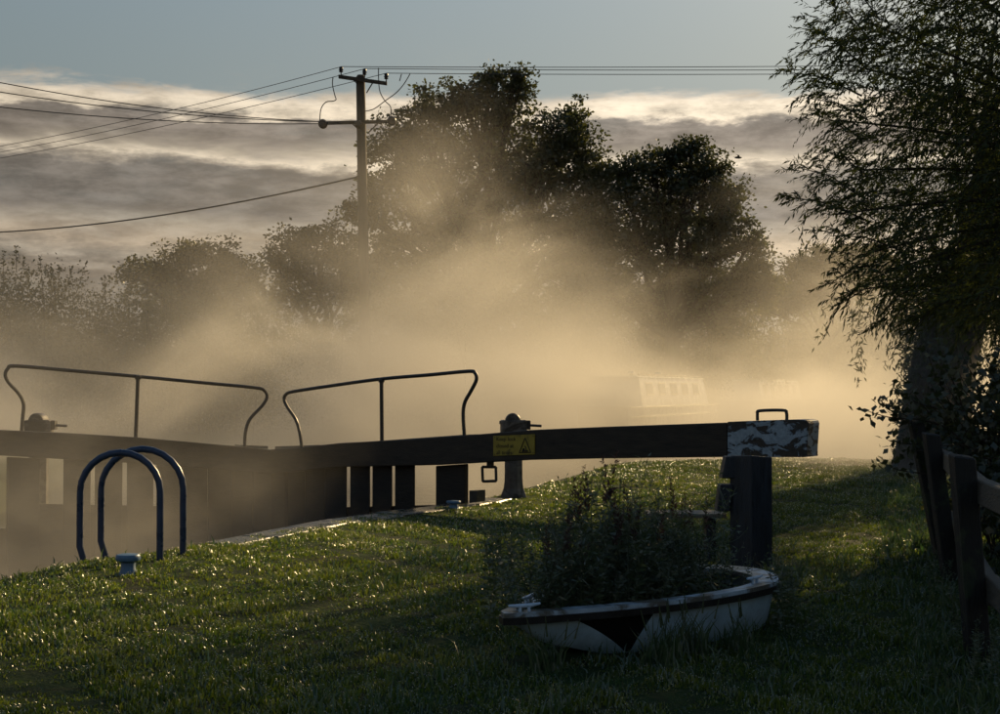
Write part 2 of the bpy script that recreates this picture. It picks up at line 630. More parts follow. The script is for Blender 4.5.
def lawn_z(x, y):
    x = np.asarray(x, float)
    y = np.asarray(y, float)
    s = np.clip((x - edge_x(y)) / 1.5, 0, 1)
    z = 0.030 * vnoise(x * 0.9, y * 0.9, 1.0) * s + 0.016 * vnoise(x * 2.6, y * 2.6, 4.0) * s
    z += 0.012 * vnoise(x * 5.5, y * 5.5, 6.0) * s
    z += 0.10 * np.exp(-((x - 6.0) / 3.5) ** 2 - ((y - 29.0) / 3.0) ** 2)
    return z


def near_bank():
    ys = np.concatenate([np.arange(-60, 4, 4.0), np.arange(4, 33.5, 0.35), [33.5]])
    tt = np.concatenate([np.linspace(0, 1, 60) ** 1.4 * 22, [30, 45, 80, 160, 400, 1200, 4000]])
    V, Q = [], []
    nx = len(tt)
    for y in ys:
        x = edge_x(y) + tt
        z = lawn_z(x, np.full_like(x, y))
        V.append(np.stack([x, np.full_like(x, y), z], 1))
    V = np.concatenate(V)
    ny = len(ys)
    i = np.arange(ny - 1)[:, None] * nx + np.arange(nx - 1)[None]
    i = i.ravel()
    Q = np.stack([i, i + 1, i + nx + 1, i + nx], 1)
    me = np_mesh('lawn', V, Q, M_GROUND, smooth=True)
    o = link('lawn', me)
    tag(o, 'dewy grass bank beside the lock', 'lawn', kind='structure')


near_bank()

# ground sheet to the horizon, under everything
b = MB()
b.add([(-6000, -6000, -3.4), (6000, -6000, -3.4), (6000, 6000, -3.4), (-6000, 6000, -3.4)], [(0, 1, 2, 3)])
tag(b.build('ground', M_SOIL), 'ground below the water', 'ground', kind='structure')

HEEL_R, HEEL_L, MITRE = Vector((-0.43, 19.70, 0)), Vector((-7.30, 19.60, 0)), Vector((-3.62, 22.0, 0))
WZ, LOWZ = -0.35, -2.45
b = MB()
b.add([(-900, 19.6, WZ), (HEEL_L.x - .4, 19.6, WZ), (MITRE.x, MITRE.y + 0.15, WZ), (HEEL_R.x + .3, 19.7, WZ), (900, 19.7, WZ), (900, 900, WZ), (-900, 900, WZ)], [(0, 1, 2, 3, 4, 5, 6)])
tag(b.build('river', M_WATER), 'calm river water above the lock', 'river', kind='structure')
b = MB()
b.add([(-14, -30, LOWZ), (3, -30, LOWZ), (3, 22.6, LOWZ), (-14, 22.6, LOWZ)], [(0, 1, 2, 3)])
tag(b.build('lock_water', M_WATER), 'low water inside the lock chamber', 'lock water', kind='structure')

# far and left bank: an edge line, then the land behind it out to the horizon
FB = [(-60, -60), (-14, -20), (-11, 6), (-9.6, 14), (-7.75, 19.3), (-7.7, 20.4), (-8.6, 25), (-9.5, 31), (-8.6, 36.5), (-4.5, 40.5), (1.2, 48), (5.2, 54), (9.3, 61), (12, 75), (16, 92), (45, 125), (200, 160), (900, 240)]
def far_bank():
    e = np.array(FB, float)
    t = np.gradient(e, axis=0)
    nrm = unit(np.stack([-t[:, 1], t[:, 0]], 1))
    offs = [0, 0.001, 0.6, 2.5, 8, 30, 120, 600, 4000]
    hs = [-3.3, 0.10, 0.25, 0.4, 0.5, 0.8, 1.5, 2.0, 2.0]
    V = []
    for o_, h in zip(offs, hs):
        d = nrm.copy()
        if o_ > 20:
            a = np.linspace(R(180), R(35), len(e))
            d = np.stack([np.cos(a), np.sin(a)], 1)
        p = e + d * o_
        V.append(np.stack([p[:, 0], p[:, 1], np.full(len(e), h)], 1))
    V = np.concatenate(V)
    n = len(e)
    i = (np.arange(len(offs) - 1)[:, None] * n + np.arange(n - 1)[None]).ravel()
    Q = np.stack([i, i + n, i + n + 1, i + 1], 1)
    o = link('far_bank', np_mesh('far_bank', V, Q, M_FIELD))
    tag(o, 'far bank and fields behind the river', 'bank', kind='structure')
far_bank()


# lock wall with its coping stones
def lock_wall():
    b = MB()
    ys = [-20, 0, 8] + [q for q in EY if 8 < q < 33.2]
    for y0, y1 in zip(ys[:-1], ys[1:]):
        x0, x1 = float(edge_x(y0)), float(edge_x(y1))
        b.hexa([(x0 + 0.012, y0, -3.3), (x0 + .5, y0, -3.3), (x1 + .5, y1, -3.3), (x1 + 0.012, y1, -3.3)],
               [(x0 + 0.012, y0, -0.17), (x0 + .5, y0, -0.17), (x1 + .5, y1, -0.17), (x1 + 0.012, y1, -0.17)])
    wall = b.build('lock_wall', M_WALL)
    tag(wall, 'stone lock wall under the grass bank', 'wall', kind='structure')
    # stones follow the edge line
    y = 6.0
    while y < 26.4:
        step = random.uniform(0.75, 1.15)
        y1 = min(y + step * 0.9, 31.2)
        x0, x1 = float(edge_x(y)), float(edge_x(y1))
        wdt = random.uniform(0.42, 0.55)
        t = Vector((x1 - x0, y1 - y, 0))
        L = t.length
        c = Vector(((x0 + x1) / 2, (y + y1) / 2, 0)) + Vector((t.y, -t.x, 0)).normalized() * (wdt / 2 - 0.05)
        m = MB().box((c.x, c.y, (-0.135 if (y < 14.6 or y > 20.3) else -0.082) + random.uniform(-.012, .012)), (L - 0.014, wdt, 0.20), math.atan2(t.y, t.x), bev=0.015)
        m.build('coping_stone', M_STONE, wall)
        y = y1 + 0.004
lock_wall()


# ------------------------------------------------------------------ lock gates
class Leaf:
    """vertical plane of one gate leaf; turns photo pixels into points of that plane"""
    def __init__(s, heel, mitre):
        s.h, s.t = heel, (mitre - heel).normalized()
        s.n = Vector((-s.t.y, s.t.x, 0))
        if s.n.y < 0:
            s.n = -s.n                    # points upstream, away from the viewer

    def pt(s, px, py, off=0.0):
        r = ray(px, py)
        h = s.h + s.n * off
        k = (h - Vector((0, 0, EYE))).dot(s.n) / r.dot(s.n)
        return Vector((0, 0, EYE)) + r * k

    def slab(s, b, px0, px1, y_top, y_bot, o0, o1, zbot=None):
        """block between two pixel columns; y_top / y_bot are (left, right) pixel rows"""
        A, B = s.pt(px0, y_top[0], o0), s.pt(px1, y_top[1], o0)
        if zbot is None:
            C, D = s.pt(px0, y_bot[0], o0), s.pt(px1, y_bot[1], o0)
        else:
            C, D = Vector((A.x, A.y, zbot)), Vector((B.x, B.y, zbot))
        q = s.n * (o1 - o0)
        b.hexa([C, D, D + q, C + q], [A, B, B + q, A + q])


def beam_prism(leaf, b, top, bot, o0, o1):
    k = len(b.v)
    q = leaf.n * (o1 - o0)
    for (xa, ya), (xb, yb) in zip(top, bot):
        A, C = leaf.pt(xa, ya, o0), leaf.pt(xb, yb, o0)
        b.v += [C, C + q, A + q, A]
    m = len(top)
    for i in range(m - 1):
        a = k + i * 4
        for j in range(4):
            j2 = (j + 1) % 4
            b.f.append((a + j, a + 4 + j, a + 4 + j2, a + j2))
    b.f.append((k, k + 1, k + 2, k + 3))
    e = k + (m - 1) * 4
    b.f.append((e + 3, e + 2, e + 1, e))


def bevel_obj(o, wd=0.012, seg=2):
    md = o.modifiers.new('bevel', 'BEVEL')
    md.width = wd
    md.segments = seg
    md.limit_method = 'ANGLE'
    md.angle_limit = R(40)
    return o


def smooth_path(pts, n=4):
    """Catmull-Rom through the points"""
    pts = [Vector(p) for p in pts]
    out = []
    for i in range(len(pts) - 1):
        p0, p1, p2, p3 = pts[max(i - 1, 0)], pts[i], pts[i + 1], pts[min(i + 2, len(pts) - 1)]
        for j in range(n):
            t = j / n
            out.append(0.5 * ((2 * p1) + (p2 - p0) * t + (2 * p0 - 5 * p1 + 4 * p2 - p3) * t * t + (3 * p1 - p0 - 3 * p2 + p3) * t ** 3))
    out.append(pts[-1])
    return out


def text_mesh(body, size):
    cu = bpy.data.curves.new('lettering', 'FONT')
    cu.body = body
    cu.size = size
    cu.extrude = 0.001
    cu.resolution_u = 3
    cu.space_line = 1.15
    o = bpy.data.objects.new('lettering', cu)
    COL.objects.link(o)
    dg = bpy.context.evaluated_depsgraph_get()
    me = bpy.data.meshes.new_from_object(o.evaluated_get(dg))
    bpy.data.objects.remove(o)
    return me


def right_gate():
    lf = Leaf(HEEL_R, MITRE)
    g = thing('lock_gate', (HEEL_R.x, HEEL_R.y, -2.8), 'dark timber lock gate with long balance beam ending in worn white paint', 'lock gate')
    top = [(268.6, 449.6), (300, 447.5), (340, 443), (400, 440), (440, 437), (470, 435), (530, 430), (600, 427), (727, 422.6)]
    bot = [(268.6, 474.2), (300, 471), (340, 467), (400, 466), (440, 465), (470, 463.5), (530, 460), (600, 458.5), (727, 457)]
    b = MB()
    beam_prism(lf, b, top, bot, -0.16, 0.16)
    bevel_obj(b.build('balance_beam', M_BEAM, g), 0.015)
    # painted end, its tip hacked and frayed
    b = MB()
    xs = [727.4, 760, 794, 803, 807, 808.5]
    tp = [(xs[0], 421.8), (xs[1], 420.6), (xs[2], 419.6), (xs[3], 419.6), (xs[4], 420.4), (xs[5], 423.5)]
    bt = [(xs[0], 457.4), (xs[1], 457.3), (xs[2], 457.2), (xs[3], 457.3), (807.2, 456.8), (806.6, 453)]
    beam_prism(lf, b, tp, bt, -0.168, 0.168)
    pe = b.build('painted_beam_end', M_WHITEEND, g)
    pe['label'] = 'white painted end of the balance beam, flaking to dark wood'
    bevel_obj(pe, 0.012)
    # small splinters on the end grain
    b = MB()
    for i in range(9):
        y0 = 422 + i * 3.7
        A = lf.pt(806.4, y0, random.uniform(-.12, .12))
        b.box(A, (random.uniform(.03, .08), .09, random.uniform(.025, .045)), math.atan2(lf.t.y, lf.t.x))
    b.build('frayed_grain', M_BEAM, pe)
    # grab handle on top
    b = MB()
    b.tube(smooth_path([lf.pt(757.5, 420.5), lf.pt(757.5, 414), lf.pt(759.5, 410.8), lf.pt(783, 410.3), lf.pt(786.5, 413), lf.pt(786.8, 419.8)], 4), 0.02, 8)
    b.build('grab_handle', M_IRON, g, smooth=True)
    # upright boards of the leaf
    for x0, x1 in ((285, 304.6), (305, 325), (325.4, 346), (350, 369), (372.2, 391), (394.8, 414)):
        b = MB()
        lf.slab(b, x0, x1, (461 - (x0 - 270) * .06, 461 - (x1 - 270) * .06), None, -0.03 + random.uniform(-.008, .008), 0.0, -2.9)
        bevel_obj(b.build('plank', M_GATE, g), 0.006, 1)
    b = MB()
    lf.slab(b, 267.5, 285.2, (462, 461), None, -0.10, 0.10, -2.9)
    bevel_obj(b.build('mitre_post', M_GATE, g), 0.015)
    b = MB()
    lf.slab(b, 435.5, 464.5, (466, 464), None, -0.05, 0.05, -2.9)
    bevel_obj(b.build('heel_post', M_GATE, g), 0.015)
    b = MB()
    lf.slab(b, 271, 436, (509, 505), None, 0.032, 0.10, -2.9)
    b.build('lower_panel', M_GATE, g)
    # collar block at the foot of the heel post
    b = MB()
    lf.slab(b, 469.3, 477, (490.5, 490.5), (503, 502), -0.10, 0.10)
    b.build('heel_strap', M_IRON, g)
    # handrail over the walkway
    O = 0.10
    pth = [(302, 449), (300, 434), (296, 420), (288, 408), (284.3, 400), (286, 394.5), (294, 391.5), (330, 386), (381, 379), (430, 374.8), (468, 371.3), (475, 373), (476.3, 380), (471, 391),
           (465, 402), (463.2, 414), (464.5, 437)]
    b = MB()
    b.tube(smooth_path([lf.pt(x, y, O) for x, y in pth], 4), 0.027, 8)
    hr = b.build('handrail', M_IRON, g, smooth=True)
    b = MB()
    b.tube([lf.pt(381.5, 379.4, O), lf.pt(382, 443, O)], 0.03, 8)
    b.lathe(lf.pt(381.5, 380.5, O), [(0.0, -.03), (.045, -.03), (.05, 0), (.045, .03), (0, .045)], 10)
    b.build('rail_stanchion', M_IRON, hr, smooth=True)
    # walkway planks on the upstream side
    for x0, x1 in ((275, 303), (303.5, 360), (360.5, 420), (420.5, 462)):
        b = MB()
        ya, yb = (446.4 if x0 < 300 else 446.5 - (x0 - 300) * .072), (445.6 if x1 < 310 else 446.5 - (x1 - 300) * .072)
        lf.slab(b, x0, x1, (ya, yb), (ya + 3, yb + 3), 0.17, 0.55)
        b.build('walkway_plank', M_PLANK, g)
    # square iron loop hanging below the beam
    b = MB()
    c = [lf.pt(482.2, 467, -.05), lf.pt(495.8, 467, -.05), lf.pt(496.2, 481, -.05), lf.pt(482.8, 481.4, -.05)]
    for i in range(4):
        b.tube([c[i], c[(i + 1) % 4]], 0.020, 4)
    lf.slab(b, 486.6, 491.4, (462, 462), (466.5, 466.5), -.08, -.02)
    b.build('hanging_loop', M_IRON, g)
    # yellow warning sign on the face of the beam
    b = MB()
    lf.slab(b, 493.3, 534.6, (436.0, 434.2), (455.8, 454.3), -0.174, -0.162)
    sg = b.build('warning_sign', M_SIGN, g)
    ex = (lf.pt(534, 440, -.176) - lf.pt(494, 440, -.176)).normalized()
    A = lf.pt(496.2, 440.9, -0.1765)
    me = text_mesh('Keep lock\nclosed at\nall times', 0.082)
    bm = bmesh.new(); bm.from_mesh(me)
    org = base_of(sg)
    for q in bm.verts:
        q.co = A + ex * q.co.x + Vector((0, 0, 1)) * q.co.y - lf.n * q.co.z - org
    bm.to_mesh(me); bm.free()
    me.materials.clear(); me.materials.append(M_INK)
    link('lettering', me, sg)
    b = MB()
    tri = [lf.pt(525.0, 437.8, -.177), lf.pt(530.8, 452.4, -.177), lf.pt(519.2, 452.8, -.177)]
    for i in range(3):
        b.tube([tri[i], tri[(i + 1) % 3]], 0.0065, 5)
    b.lathe(lf.pt(523.6, 449.6, -.176), [(0.0, -.02), (.018, -.015), (.02, 0.01), (0, .02)], 8)
    b.tube([lf.pt(522, 451.4, -.176), lf.pt(528, 451, -.176)], 0.010, 5)
    b.tube([lf.pt(525, 446, -.176), lf.pt(526.5, 450.5, -.176)], 0.008, 5)
    b.build('warning_triangle', M_INK, sg)
    # sign screws
    for px, py in ((494.6, 437.4), (533.2, 435.9), (494.6, 454.3), (533.2, 452.9)):
        MB().lathe(lf.pt(px, py, -.176), [(0.008, -.003), (0.008, .003)], 8, axis=lf.n).build('screw', M_IRON, sg)


def left_gate():
    lf = Leaf(HEEL_L, MITRE)
    g = thing('lock_gate', (HEEL_L.x, HEEL_L.y, -2.8), 'misty far lock gate leaf on the left with its own curved handrail', 'lock gate')
    top = [(-330, 411), (-150, 421), (0, 430), (70, 433.2), (140, 437.6), (200, 442.8), (240, 446.5), (271.4, 449.7)]
    bot = [(-330, 441), (-150, 449), (0, 455.5), (70, 459.5), (140, 463.5), (200, 468), (240, 471.5), (271.4, 474.3)]
    b = MB()
    beam_prism(lf, b, top, bot, -0.16, 0.16)
    bevel_obj(b.build('balance_beam', M_BEAM, g), 0.015)
    for x0, x1 in ((64, 91), (95.5, 122.7), (127.4, 153.8), (157, 183), (183.5, 208), (208.5, 232), (232.4, 254)):
        b = MB()
        lf.slab(b, x0, x1, (446 + x0 * .062, 446 + x1 * .062), None, -0.03 + random.uniform(-.008, .008), 0.0, -2.9)
        bevel_obj(b.build('plank', M_GATE, g), 0.006, 1)
    b = MB()
    lf.slab(b, 253.8, 272.5, (461, 462), None, -0.10, 0.10, -2.9)
    bevel_obj(b.build('mitre_post', M_GATE, g), 0.015)
    b = MB()
    lf.slab(b, 8, 40, (457, 458.5), None, -0.05, 0.05, -2.9)
    bevel_obj(b.build('heel_post', M_GATE, g), 0.015)
    b = MB()
    lf.slab(b, 39, 269, (504, 508), None, 0.032, 0.10, -2.9)
    b.build('lower_panel', M_GATE, g)
    O = 0.10
    pth = [(21.5, 433), (22.8, 416), (23.5, 404), (19, 394), (9, 383), (5.3, 375), (8, 368.5), (16, 366), (70, 370.5), (137, 376.4), (200, 382.5), (254, 387.6), (264, 390.5), (267, 397), (262, 406), (250, 419),
           (245.5, 432), (244.5, 449)]
    b = MB()
    b.tube(smooth_path([lf.pt(x, y, O) for x, y in pth], 4), 0.027, 8)
    hr = b.build('handrail', M_IRON, g, smooth=True)
    b = MB()
    b.tube([lf.pt(138, 376.5, O), lf.pt(135.6, 440, O)], 0.03, 8)
    b.lathe(lf.pt(138, 377.5, O), [(0.0, -.03), (.045, -.03), (.05, 0), (.045, .03), (0, .045)], 10)
    b.build('rail_stanchion', M_IRON, hr, smooth=True)
    for x0, x1 in ((60, 120), (120.5, 180), (180.5, 243), (244, 268)):
        b = MB()
        ya, yb = 432 + x0 * .0585, 432 + x1 * .0585
        if x0 > 240:
            ya, yb = 445.3, 446.0
        lf.slab(b, x0, x1, (ya, yb), (ya + 3, yb + 3), 0.17, 0.55)
        b.build('walkway_plank', M_PLANK, g)


right_gate()
left_gate()


# ------------------------------------------------------------------ paddle posts
def paddle_post(px, d, base_z, flare, label, arm=1):
    c = P(px, 430, d)
    k = d / F
    g = thing('paddle_post', (c.x, c.y, base_z), label, 'paddle post', 'paddle gear posts at the lock gates')
    zb, zt = base_z, P(px, 433, d).z
    w0 = 9.0 * k
    b = MB()
    prof = [(w0 * (1 + flare), 0), (w0 * (1 + .75 * flare), .05), (w0 * (1 + .25 * flare), .14), (w0 * (1 + .06 * flare), .24), (w0, .4), (w0, zt - zb)]
    sec = []
    kk = len(b.v)
    for r_, z in prof:                       # squarish section with clipped corners
        for a in range(8):
            ang = R(22.5 + 45 * a)
            b.v.append(Vector((c.x + r_ * math.cos(ang) * 1.05, c.y + r_ * math.sin(ang) * 1.05, zb + z)))
    for i in range(len(prof) - 1):
        for j in range(8):
            p, q = kk + i * 8 + j, kk + i * 8 + (j + 1) % 8
            b.f.append((p, q, q + 8, p + 8))
    b.f.append(tuple(kk + (len(prof) - 1) * 8 + j for j in range(8)))
    b.build('post', M_GREYIRON, g)
    b = MB()
    zc = P(px, 427, d).z
    b.box((c.x, c.y, zc), (25 * k, 20 * k, 14 * k), 0.1, bev=.015)
    b.box((c.x - 12 * k, c.y, zc + 4.5 * k), (4 * k, 6 * k, 3 * k), 0.1)
    gb = b.build('gear_box', M_GREYIRON, g)
    b = MB()                                # round gear cover, axis towards the viewer
    b.lathe((c.x - 0.5 * k, c.y - 9 * k, zc + 6.0 * k), [(7.2 * k, 0), (8.0 * k, 1.5 * k), (8.0 * k, 16 * k), (7.2 * k, 17.5 * k)], 22, axis=(0, 1, 0))
    b.build('gear_cover', M_GREYIRON, g, smooth=True)
    b = MB()
    b.tube([(c.x + arm * 11 * k, c.y, zc + 2 * k), (c.x + arm * 28 * k, c.y, zc + 1.0 * k)], 1.3 * k, 8)
    b.box((c.x + arm * 14 * k, c.y, zc + 2 * k), (6 * k, 9 * k, 9 * k), 0, bev=.008)
    b.build('spindle', M_IRON, g, smooth=False)


paddle_post(513.5, 21.2, 0.0, 0.5, 'iron paddle post behind the balance beam and yellow sign')
paddle_post(39, 21.0, -0.6, 0.0, 'misty paddle post behind the far left lock gate', arm=1)


# ------------------------------------------------------------------ ladder hoops and bollards
def hoop(xl, xr, ytop, d, label, lean):
    g_y = lawn_z(0, 0)
    L0 = P(xl, 450, d).x
    R0 = P(xr, 450, d).x
    zt = P(0, ytop, d).z
    r_ = (R0 - L0) / 2
    cx = (L0 + R0) / 2
    pts = [Vector((L0 + 0.07 * lean, d + .0, -0.35)), Vector((L0 + 0.05 * lean, d, -0.02)), Vector((L0, d, 0.14)), Vector((L0, d, 0.4)), Vector((L0, d, zt - r_ * .98))]
    for a in range(165, 0, -15):
        pts.append(Vector((cx + r_ * math.cos(R(a)), d, zt - r_ * .98 + r_ * .98 * math.sin(R(a)))))
    pts += [Vector((R0, d, zt - r_ * .98)), Vector((R0, d, 0.4)), Vector((R0, d, -0.3))]
    b = MB()
    b.tube(pts, 0.034, 10)
    o = b.build('ladder_hoop', M_HOOP, None, loc=(cx, d, 0), smooth=True)
    tag(o, label, 'ladder hoop', 'pair of ladder hoops on the lock edge')


hoop(80.5, 160.5, 452.5, 13.3, 'blue-black steel ladder hoop, front one of the pair on the lock edge', 1)
hoop(101.5, 183.5, 449, 13.8, 'blue-black steel ladder hoop, rear one of the pair on the lock edge', 1)


def bollard(px, py_base, d, r_, h, label):
    c = P(px, py_base, d)
    z0 = float(lawn_z(c.x, d))
    t = thing('mooring_bollard', (c.x, d, z0), label, 'bollard')
    MB().lathe((c.x, d, z0), [(r_ * .78, -.12), (r_ * .72, 0.03), (r_ * .60, .06), (r_ * .58, h * .62)], 18).build('stem', M_BOLL, t, smooth=True)
    MB().lathe((c.x, d, z0), [(r_ * .60, h * .60), (r_ * .98, h * .70), (r_ * 1.02, h * .78), (r_ * 1.0, h * .90), (r_ * .92, h * .97), (r_ * .6, h)], 22).build('cap', M_BOLL, t, smooth=True)


bollard(128, 574, 12.35, 0.108, 0.19, 'small mushroom mooring bollard in blue-grey paint beside the ladder hoops')
bollard(453.5, 509, 19.05, 0.10, 0.12, 'low blue bollard in the grass at the foot of the lock gate')


# ------------------------------------------------------------------ stop post and plank bench behind the planter
def stop_post():
    d = 13.0
    c = P(751, 500, d)
    t = thing('stop_post', (c.x, c.y, 0), 'stout black timber post under the white end of the balance beam', 'post')
    zt = P(751, 455.5, d).z
    b = MB()
    rz = R(36)
    s_ = 0.285
    co = [Vector((x, y, 0)) for x, y in ((-s_ / 2, -s_ / 2), (s_ / 2, -s_ / 2), (s_ / 2, s_ / 2), (-s_ / 2, s_ / 2))]
    m = Matrix.Rotation(rz, 3, 'Z')
    bt = [c * 1 + m @ q for q in co]
    bt = [Vector((q.x, q.y, -.3)) for q in bt]
    tp = [Vector((q.x, q.y, zt + dz_)) for q, dz_ in zip(bt, (0.012, -0.012, -0.02, 0.0))]
    b.hexa(bt, tp)
    bevel_obj(b.build('main_timber', M_POST, t), 0.012)
    # two cheek blocks on its left side with a gap between
    for (xt, yt), (xb, yb), wpx in (((733, 456.5), (729, 478.5), 14), ((727, 484.5), (723.5, 511.5), 13)):
        A, B_ = P(xt, yt, d - .02), P(xb, yb, d - .02)
        k = d / F
        q = Vector((wpx * k / 2, 0, 0))
        dp = Vector((0, .18, 0))
        bb = MB()
        bb.hexa([B_ - q, B_ + q, B_ + q + dp, B_ - q + dp], [A - q, A + q, A + q + dp, A - q + dp])
        bevel_obj(bb.build('cheek_block', M_POST, t), 0.008, 1)
    # bench
    z = 0.47
    A = P(646, 512, 13.25)
    B_ = P(727, 512, 13.1)
    bench = thing('plank_bench', ((A.x + B_.x) / 2, 13.35, 0), 'low weathered plank bench against the stop post', 'bench')
    for j in range(2):
        bb = MB()
        bb.box(((A.x + B_.x) / 2 + .01 * j, 13.22 + j * 0.215, z - .02), (B_.x - A.x, 0.205, 0.042), R(-3), bev=.006)
        bb.build('plank', M_PLANK, bench)
    for x in (A.x + .1, B_.x - .13):
        bb = MB()
        bb.box((x, 13.33, (z - .045) / 2 - .02), (0.09, 0.30, z - .0), R(-3), bev=.006)
        bb.build('leg', M_POST, bench)


stop_post()


# ------------------------------------------------------------------ boat-shaped planter
TIP = Vector((0.03, 8.15, 0))
STERN = Vector((1.74, 10.12, 0))
AX = (STERN - TIP)
BL = AX.length
AX = AX.normalized()
SD = Vector((AX.y, -AX.x, 0))          # towards the viewer's right / near side
RIMZ = 0.305
HALF = 0.54


def boat_half(u):
    """half width at u (0 bow .. 1 stern) with a round stern"""
    s0 = 1 - HALF / BL
    if u < s0:
        t = u / s0
        return HALF * (0.035 + 0.965 * math.sin(t * math.pi / 2) ** 0.95)
    q = (u - s0) / (1 - s0)
    return HALF * math.sqrt(max(0.0, 1 - q * q))


def rim_z(u):
    return RIMZ - 0.012 * math.sin(u * math.pi) + 0.02 * u ** 4


def boat_planter():
    org = (TIP + STERN) / 2
    t = thing('boat_planter', (org.x, org.y, 0), 'white and black boat-shaped planter full of tall weeds in the foreground grass', 'planter')
    us = [0.0] + list(np.linspace(0.02, 1 - HALF / BL, 46)) + [1 - HALF / BL + HALF / BL * math.sin(R(a)) for a in np.linspace(4, 90, 22)]
    vs = np.linspace(0, 1, 14)
    V, A = [], []

    def at_px(px):
        best = min((abs(CX + F * q.x / q.y - px), u_) for u_ in np.linspace(0.02, .9, 300)
                   for q in [TIP + AX * (u_ * BL) + SD * (boat_half(u_) + .02)])
        return best[1]
    ul, uc, ur = at_px(564), at_px(617), at_px(661)
    ring = [(u, 1) for u in us] + [(u, -1) for u in us[::-1][1:]]
    for v in vs:
        for u, sg in ring:
            hw = boat_half(u) * (0.70 + 0.30 * v ** 0.7)
            shift = 0.22 * (1 - v) * (1 - u)                      # raked bow
            uu = u + shift * 0.6
            p = TIP + AX * (uu * BL) + SD * (hw * sg)
            zb = -0.08 + 0.20 * max(0.0, 1 - u / 0.42) ** 1.5
            z = zb + (rim_z(u) - zb) * v
            V.append((p.x, p.y, z))
            # black swoosh: a dip with curved flanks on the near side
            if sg > 0 and 0.05 < u < 0.95:
                f = abs(u - uc)
                flank = (uc - ul) if u < uc else (ur - uc)
                lim = 0.02 + 0.98 * (min(f / flank, 1.3)) ** 0.85
                A.append((v - lim) if f < flank else -0.2)
            else:
                A.append(-0.2)
    n = len(ring)
    i = (np.arange(len(vs) - 1)[:, None] * n + np.arange(n)[None]).ravel()
    j = (np.arange(len(vs) - 1)[:, None] * n + (np.arange(n)[None] + 1) % n).ravel()
    Q = np.stack([i, j, j + n, i + n], 1)
    me = np_mesh('hull', V, Q, M_HULL, org=(org.x, org.y, 0), smooth=True)
    at = me.attributes.new('swoosh', 'FLOAT', 'POINT')
    at.data.foreach_set('value', np.array(A, np.float32))
    link('hull', me, t)
    # gunwale: flat board following the rim, wide at the stern, and a black strake under it
    def strip(inner, outer, z0, z1):
        b = MB()
        K = len(us)
        ringu = ring[:-1]
        for u, sg in ringu:
            hw = boat_half(u)
            wi = inner(u)
            po = TIP + AX * (u * BL) + SD * (hw * sg)
            # outward direction of the outline
            du = 0.004
            ua, ub = max(0, u - du), min(1, u + du)
            tx = (ub - ua) * BL
            ty = (boat_half(ub) - boat_half(ua))
            nn = (SD * sg * tx - AX * ty).normalized() if not (u > 0.9985) else AX.copy()
            if u < 0.001:
                nn = -AX
            p_out = po + nn * outer
            p_in = po - nn * wi
            if (p_in - (TIP + AX * (u * BL))).dot(SD * sg) < 0.002 and u < 0.9:
                p_in = TIP + AX * (u * BL + (0.05 if u < .02 else 0)) + SD * sg * 0.002
            rz = rim_z(u)
            for p, z in ((p_in, z0), (p_out, z0), (p_out, z1), (p_in, z1)):
                b.v.append(Vector((p.x, p.y, rz + z)))
        m = len(ringu)
        for q in range(m):
            a, c = q * 4, ((q + 1) % m) * 4
            for w_ in range(4):
                w2 = (w_ + 1) % 4
                b.f.append((a + w_, c + w_, c + w2, a + w2))
        return b
    strip(lambda u: 0.075 + 0.13 * max(0, (u - .72) / .28) ** 1.2, 0.028, 0.004, 0.030).build('gunwale', M_DECK, t)
    strip(lambda u: -0.004, 0.040, -0.038, 0.0035).build('rubbing_strake', M_RUB, t)
    # soil
    b = MB()
    k = 0
    cen = [TIP + AX * ((.10 + .87 * u) * BL) for u in us]
    for u, c in zip(us, cen):
        hw = max(0.004, boat_half(max(0, u - .03)) * .86 - 0.05)
        for s_ in (-1, -.5, 0, .5, 1):
            p = c + SD * hw * s_
            b.v.append(Vector((p.x, p.y, 0.19 + .03 * math.sin(9 * u + s_ * 3) + .03 * (1 - s_ * s_))))
    for i_ in range(len(us) - 1):
        for q in range(4):
            a = i_ * 5 + q
            b.f.append((a, a + 5, a + 6, a + 1))
    b.build('soil', M_SOIL, t)
    # mooring cleats
    for u, sg, off in ((0.045, 1, .02), (0.79, 1, .07), (0.80, -1, .06), (0.50, -1, .03), (0.30, -1, .03), (0.16, -1, .02)):
        hw = boat_half(u) - off
        c = TIP + AX * (u * BL) + SD * hw * sg
        dirv = (AX * BL * 0.02 + SD * sg * (boat_half(min(1, u + .02)) - boat_half(u))).normalized()
        z = rim_z(u) + 0.03
        b = MB()
        h = 0.035
        for s_ in (-.03, .03):
            q = c + dirv * s_
            b.tube([(q.x, q.y, z - .004), (q.x, q.y, z + h)], 0.010, 8)
        e0, e1 = c - dirv * .105, c + dirv * .105
        b.tube([(e0.x, e0.y, z + h + .006), (c.x - dirv.x * .05, c.y - dirv.y * .05, z + h), (c.x + dirv.x * .05, c.y + dirv.y * .05, z + h), (e1.x, e1.y, z + h + .006)], [.007, .012, .012, .007], 8)
        b.build('cleat', M_CLEAT, t, smooth=True)


boat_planter()


